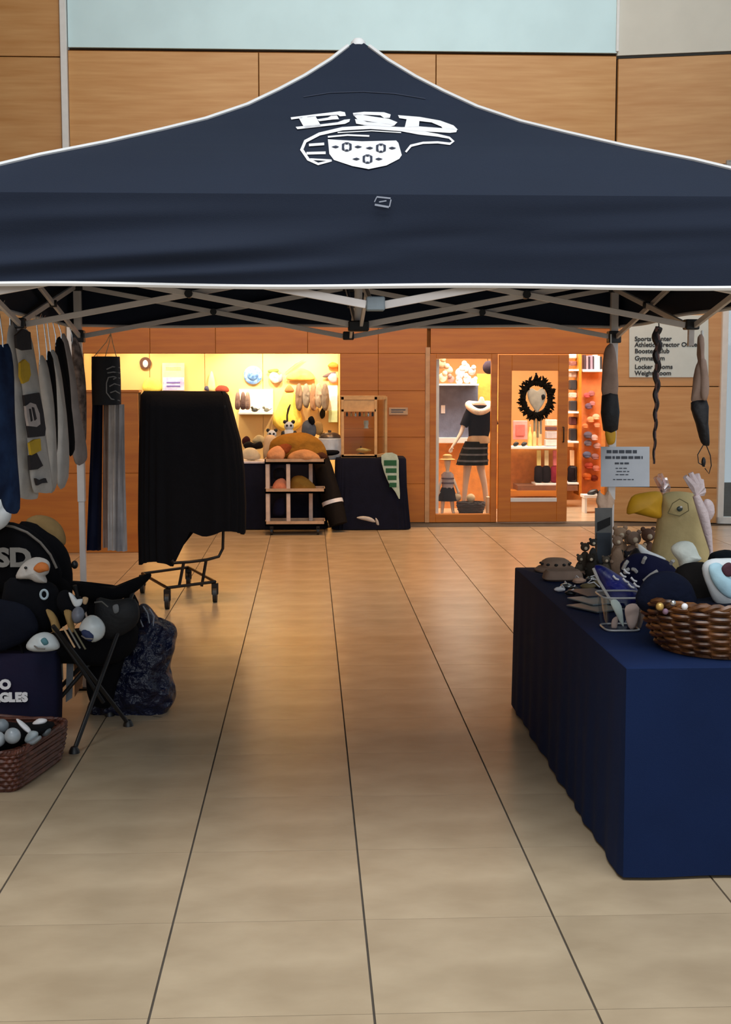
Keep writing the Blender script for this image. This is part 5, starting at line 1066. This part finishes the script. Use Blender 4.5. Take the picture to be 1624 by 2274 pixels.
ringcloth('black_top', [(1050,1088,900,.10), (1040,1096,908,.125), (1038,1097,925,.125), (1040,1092,945,.115), (1041,1086,966,.105), (1041,1085,970,.10)], C('top_black', (22, 17, 22), .85), mn)
for i, (p, q, r0, r1) in enumerate([(a3(1048,908), a3(1030,946,-.03), .062, .052), (a3(1088,908), a3(1098,944,.02), .062, .052)]): M().tube([p, p.lerp(q,.5), q], [r0, r0, r1], 14).build('sleeve', C('top_black', (22,17,22)), mn, smooth=True)
ringcloth('tan_waistband', [(1042,1084,967,.108), (1038,1088,976,.115), (1037,1088,984,.115)], TAN, mn)
sk = ringcloth('plaid_skirt', [(1034,1084,980,.115), (1026,1083,998,.145), (1020,1083,1015,.165), (1014,1084,1032,.18)], C('plaid_black', (20, 17, 16), .9), mn, n=64, amp=.035, fl=11)
for (ya, x0, x1, dep) in ((994,1029,1083,.142), (1008,1023,1083,.160), (1022,1018,1084,.174)):
    ringcloth('plaid_band', [(x0-1,x1+1,ya-1.5,dep), (x0-2,x1+1,ya+2.5,dep+.006)], C('plaid_grey', (88, 84, 84), .9), sk, n=64, amp=.035, fl=11)
cl_ = at(1064, 903, MY); M().tube([cl_ + Vector((math.cos(t)*.135, math.sin(t)*.105 - .01, .028*math.sin(t)*1.6 + .02*math.cos(2*t))) for t in [2*PI*j/28 for j in range(28)]], .042, 10, closed=True).build('fur_collar', C('cream_fur', (236, 216, 192), .95, bump=.6, bscale=60), mn, smooth=True, label='thick cream fur collar')
M().ball(cl_ + Vector((.01, -.01, .022)), (.088, .075, .034), 12, 6).build('neck_cap', C('neck_brown', (150, 108, 80), .7), mn, smooth=True)
# child mannequin
MY2 = 16.2
cm_ = thing('child_mannequin', 'small child mannequin in striped top and black skirt at the shop window left', 'mannequin', (at(993,1142,MY2).x, MY2, .06))
def c3(x, y, d=0.0): return at(x, y, MY2 + d)
fz_ = .075
nodes = [(c3(994,1085), .05), (c3(994,1070), .045), (c3(994,1058), .05), (c3(994,1044), .02), (c3(994,1036), .034), (c3(994,1026), .052), (c3(994,1016), .038),
         (c3(983,1060), .024), (c3(977,1076,-.02), .018), (c3(974,1092,-.03), .014), (c3(1005,1060), .024), (c3(1012,1076,-.02), .018), (c3(1018,1092,-.03), .014),
         (c3(986,1092), .04), (c3(984,1112), .03), (Vector((c3(982,1130).x, MY2, fz_+.02)), .022), (Vector((c3(981,1130).x, MY2-.06, fz_)), .018), (c3(1002,1092), .04), (c3(1004,1112), .03), (Vector((c3(1006,1130).x, MY2, fz_+.02)), .022), (Vector((c3(1007,1130).x, MY2-.06, fz_)), .018)]
edges = [(0,1),(1,2),(2,3),(3,4),(4,5),(5,6),(2,7),(7,8),(8,9),(2,10),(10,11),(11,12),(0,13),(13,14),(14,15),(15,16),(0,17),(17,18),(18,19),(19,20)]
for hnd in (9, 12):
    b = nodes[hnd][0]
    for fx in (-.012, -.004, .004, .012, .02): nodes.append((b + Vector((fx*1.3, -.008, -.03 if fx < .02 else -.012)), .005)); edges.append((hnd, len(nodes)-1))
skin('body', nodes, edges, cm_, SKIN)
def rc2(name, levels, mt, n=32, amp=0, lab=None):
    R = []
    for (x0, x1, y, dep) in levels:
        c = (at(x0, y, MY2) + at(x1, y, MY2)) / 2; hw = (at(x1, y, MY2).x - at(x0, y, MY2).x) / 2
        R.append([c + Vector((math.cos(t)*hw*(1+amp*math.sin(8*t)), math.sin(t)*dep*(1+amp*math.sin(8*t)), 0)) for t in [2*PI*j/n for j in range(n)]])
    return M().loft(R, cap=False).build(name, mt, cm_, smooth=True, label=lab)
tp_ = rc2('striped_top', [(986,1002,1048,.05), (980,1008,1054,.07), (981,1008,1070,.072), (982,1008,1086,.07)], C('top_grey', (168, 150, 150), .85))
for y in (1062, 1072): M().loft([[ (at(980, y+q, MY2) + at(1008.5, y+q, MY2))/2 + Vector((math.cos(t)*.083, math.sin(t)*.076, 0)) for t in [2*PI*j/32 for j in range(32)]] for q in (-1.5, 1.5)], cap=False).build('stripe', C('stripe_plum', (84, 66, 80)), tp_)
rc2('black_skirt', [(981,1008,1082,.07), (976,1012,1096,.095), (972,1016,1112,.115)], C('top_black', (22,17,22)), amp=.05)
M().lathe([(.055,-.01),(.095,-.005),(.1,.0),(.062,.012),(.06,.05),(.03,.065),(0,.066)], c3(994,1020), 20, cap=False).build('straw_hat', C('straw_gold', (206, 160, 100), .8), cm_, smooth=True)
dbk = basket('dark_basket', 'dark woven basket at the feet of the big mannequin', 'basket', at(1046,1135,16.12).x, 16.12, .062, .15, (.13,.09), (.17,.12), C('wicker_black', (44, 26, 22), .6), rows=6, stakes=20, sr=.006, rim=.012)
solo(M().ball(at(1046,1106,16.12), .055, 14, 9), 'cream_ball', C('ball_cream', (214,184,140), .7), 'cream ball resting in the dark woven basket', 'ball')
solo(M().ball(at(1016,1104,16.18), (.05,.05,.05), 12, 8, amp=.2), 'cream_bear', C('bear_cream', (206,176,142), .9, bump=.4), 'cream plush between child mannequin and dark basket', 'plush toy')
px_box(M(), 1082, 1104, 1098, 1141, 16.15, .12).build('cream_carton', C('carton', (226,200,166), .7), None, bev=.003, label='cream carton at the lower right of the shop window', cat='carton')
# wreath on the door glass
wy = DY - .03; wt = thing('wreath', 'black feathery wreath with a white heart-shaped face hanging on the glazed door', 'wreath', at(1193, 930, wy))
random.seed(21); ww = M(); wc_ = at(1192, 885, wy)
for i in range(210):
    a = random.uniform(0, 2*PI); rr_ = random.uniform(.135, .225); p = wc_ + Vector((math.cos(a)*rr_*.9, random.uniform(-.03,.01), math.sin(a)*rr_*1.08)); b = a + random.uniform(-.9,.9)
    ww.tube([p, p + Vector((math.cos(b)*.03, -.012, math.sin(b)*.03)), p + Vector((math.cos(b)*.055, -.01, math.sin(b)*.055))], [.010,.012,.003], 4)
ww.build('foliage', C('wreath_black', (24, 20, 14), .9), wt, smooth=True, kind='stuff')
M().tube([wc_ + Vector((math.cos(t)*.165, 0, math.sin(t)*.195)) for t in [2*PI*j/30 for j in range(30)]], .034, 8, closed=True).build('ring', C('wreath_black', (24,20,14)), wt, smooth=True)
M().pillow([(1172,868),(1182,862),(1193,868),(1204,862),(1213,872),(1210,890),(1200,908),(1193,916),(1184,906),(1174,888)], wy-.01, .03).build('white_face', C('face_white', (226,214,190), .8, bump=.2), wt, smooth=True)
M().pillow([(1203,878),(1209,876),(1211,884),(1205,888)], wy-.04, .01).build('dark_eye', BLKP, wt, smooth=True)
M().tube([at(1192,846,wy), at(1191,828,wy+.01)], .012, 6).build('hanger', BLKP, wt)
for i, (x0, x1, y1, c) in enumerate([(1185,1190,958,(206,180,140)), (1192,1197,972,(190,160,120)), (1199,1204,964,(196,170,140))]): px_box(M(), x0, 926, x1, y1, wy, .008).build('ribbon_tail', C('rt_%d' % i, c, .7), wt, bev=.001)
# shelves seen through the door and the doorway
SY = 17.6
us = thing('shop_shelving', 'pale wooden shelving seen through the shop door and doorway', 'shelving', (at(1230,1100,SY).x, SY+.2, 0))
us_x0, us_x1 = at(1128,1000,SY).x, at(1284,1000,SY).x
for y in (992,): px_box(M(), 1128, y, 1244, y+5, SY, .35).build('shelf', WHITE, us, bev=.002)
for y in (820, 914, 980, 1072): px_box(M(), 1262, y, 1286, y+4, SY, .35).build('shelf', WHITE, us, bev=.002)
px_box(M(), 1190, 1074, 1244, 1078, SY, .35).build('shelf', WHITE, us, bev=.002)
px_box(M(), 1286, 780, 1292, 1100, SY, .36).build('upright', WOODWARM, us); px_box(M(), 1128, 992, 1292, 1110, SY+.40, .02).build('back_board', C('shop_board', (206,134,62), .6), us)
px_box(M(), 1150, 1078, 1284, 1090, SY-.02, .40).build('base_panel', C('base_brown', (120,76,50)), us); px_box(M(), 1128, 1090, 1246, 1102, SY-.06, .3).build('plinth', WOODWARM, us)
def shop(nm, x0, y0, x1, y1, c, lab, cat, Y=SY+.1, th=.10, grp=None, bev=.006): return px_box(M(), x0, y0, x1, y1, Y, th).build(nm, C('sp_%02x%02x%02x' % c, c, .6), None, bev=bev, label=lab, cat=cat, group=grp)
shop('red_box', 1140, 934, 1172, 976, (244,150,140), 'coral pink framed print on the shelf behind the door glass', 'print', th=.03)
shop('red_box', 1146, 942, 1166, 968, (238,104,92), 'deeper coral card in front of the framed print', 'card', Y=SY+.08, th=.015)
for i, (x, c, nm) in enumerate([(1146,(28,22,22),'black left'), (1164,(28,22,22),'black right')]):
    pill('sunglasses_lens', [(x-6,986),(x,981),(x+7,984),(x+3,990),(x-4,991)], SY+.06, .02, BLKP, '%s little shoe in front of the coral print' % nm, 'shoe', group='small black shoes on the shelf')
for i, (x, c, nm) in enumerate([(1176,(226,206,120),'yellow'), (1186,(222,180,120),'amber'), (1198,(206,166,120),'tan')]):
    t = thing('sauce_bottle', '%s bottle on the shelf behind the door glass' % nm, 'bottle', at(x+1, 990, SY+.15), 'bottles behind the door glass'); b = at(x+1, 991, SY+.15)
    M().lathe([(0,0),(.03,0),(.032,.12),(.024,.17),(.012,.21),(.012,.27),(0,.27)], b, 12).build('bottle_body', C('btl_%d' % i, c, .3), t, smooth=True); M().lathe([(0,.27),(.015,.27),(.015,.30),(0,.30)], b, 10).build('cap', TAN, t, smooth=True)
for i, (x0, y0, x1, y1, c, nm) in enumerate([(1214,932,1238,946,(214,196,180),'upper cream'), (1214,948,1238,956,(90,50,50),'maroon'), (1214,958,1238,974,(180,166,166),'pale grey'), (1212,976,1238,990,(200,186,180),'lowest pale')]): shop('carton', x0, y0, x1, y1, c, '%s carton in the stack right of the bottles' % nm, 'carton', th=.12, grp='cartons stacked right of the bottles')
random.seed(4)
for i, (x, c1, nm) in enumerate([(1194,(226,214,140),'yellow'), (1211,(232,222,180),'cream'), (1230,(206,110,118),'pink'), (1268,(236,196,150),'peach')]):
    t = thing('tall_boot_sock', '%s-topped hanging sock pair on the lower shelf of the shop' % nm, 'socks', at(x, 1072, SY+.12), 'hanging sock pairs')
    px_box(M(), x-1, 1000, x+8, 1034, SY+.12, .04).build('label_card', C('lab_%d' % i, c1, .6), t, bev=.003)
    M().pillow([(x-5,1036),(x+10,1036),(x+12,1052),(x+11,1070),(x-6,1070),(x-7,1052)], SY+.14, .06).build('sock', C('sock_dk', (30, 22, 26), .9) if i != 2 else C('sock_red', (130, 36, 52), .9), t, smooth=True)
for i, (y0, y1, c, nm) in enumerate([(786,796,(236,196,170),'cream topmost'), (802,812,(110,60,50),'brown'), (826,838,(206,184,170),'pale upper'), (844,866,(40,34,34),'black upper'), (872,884,(214,170,150),'peach'), (890,912,(34,30,32),'black middle'), (926,944,(90,40,40),'maroon'), (952,978,(30,24,26),'black lower'), (1036,1070,(40,34,36),'black lowest')]):
    shop('shelf_item', 1267, y0, 1282, y1, c, '%s folded stack in the narrow shelf column by the doorway' % nm, 'folded stack', th=.14, grp='stacks in the narrow shelf column', bev=.012)
bk_y = 17.9; px_box(M(), 1294, 820, 1338, 826, bk_y-.05, .25).build('book_shelf', WHITE, None, bev=.003, label='white shelf high on the shop wall carrying upright books', cat='shelf')
for i, (x0, x1, c, nm) in enumerate([(1297,1302,(66,44,50),'plum'), (1302,1307,(170,140,148),'mauve'), (1307,1311,(50,36,50),'black'), (1311,1317,(150,130,150),'lilac'), (1317,1320,(60,46,60),'dark violet'), (1320,1328,(244,236,228),'white wide'), (1328,1333,(236,228,222),'white narrow'), (1333,1338,(40,36,40),'charcoal')]):
    shop('book', x0+.4, 788 + (i*7) % 5, x1-.2, 820, c, '%s upright book on the high white shelf' % nm, 'book', Y=bk_y, th=.14, grp='books on the high white shelf', bev=.002)
hy = 18.0
for i, (x, y, r, c, nm) in enumerate([(1304,878,8,(206,96,96),'coral'), (1314,874,8,(170,110,110),'dusty red'), (1308,902,9,(120,96,116),'mauve'), (1316,896,7,(190,130,130),'rose'), (1312,932,9,(236,170,120),'peach'), (1324,926,9,(240,196,160),'cream'), (1300,946,7,(214,140,90),'orange'), (1326,944,8,(226,160,120),'salmon'), (1306,966,10,(110,106,124),'slate'), (1320,972,9,(214,184,176),'pale pink'), (1306,984,9,(120,120,136),'blue-grey'), (1326,990,9,(190,150,140),'dusky'), (1304,1010,10,(104,112,140),'steel blue'), (1322,1014,9,(160,120,120),'mauve-brown'), (1308,1034,10,(180,80,60),'brick'), (1324,1040,9,(200,130,110),'terracotta'), (1304,1058,11,(206,110,50),'bright orange'), (1320,1062,9,(110,44,30),'dark rust')]):
    q = at(x, y, hy); s_ = hy/FPX; t = thing('knit_hat', '%s cap on the orange wall of hats inside the doorway' % nm, 'hat', q, 'caps on the orange shop wall'); mt = C('cap_%d' % i, c, .8)
    M().ball(q, (r*s_, r*s_*.8, r*s_*.8), 10, 7).build('crown', mt, t, smooth=True)
    M().ball(q + Vector((0, -r*s_*.8, -r*s_*.45)), (r*s_*.8, r*s_*.6, .008), 10, 5).build('brim', mt, t, smooth=True)
px_box(M(), 1290, 826, 1345, 1100, hy+.07, .03).build('hat_board', C('hat_board_orange', (214,128,70), .6), None, bev=.003, label='orange board carrying the caps inside the doorway', cat='board')
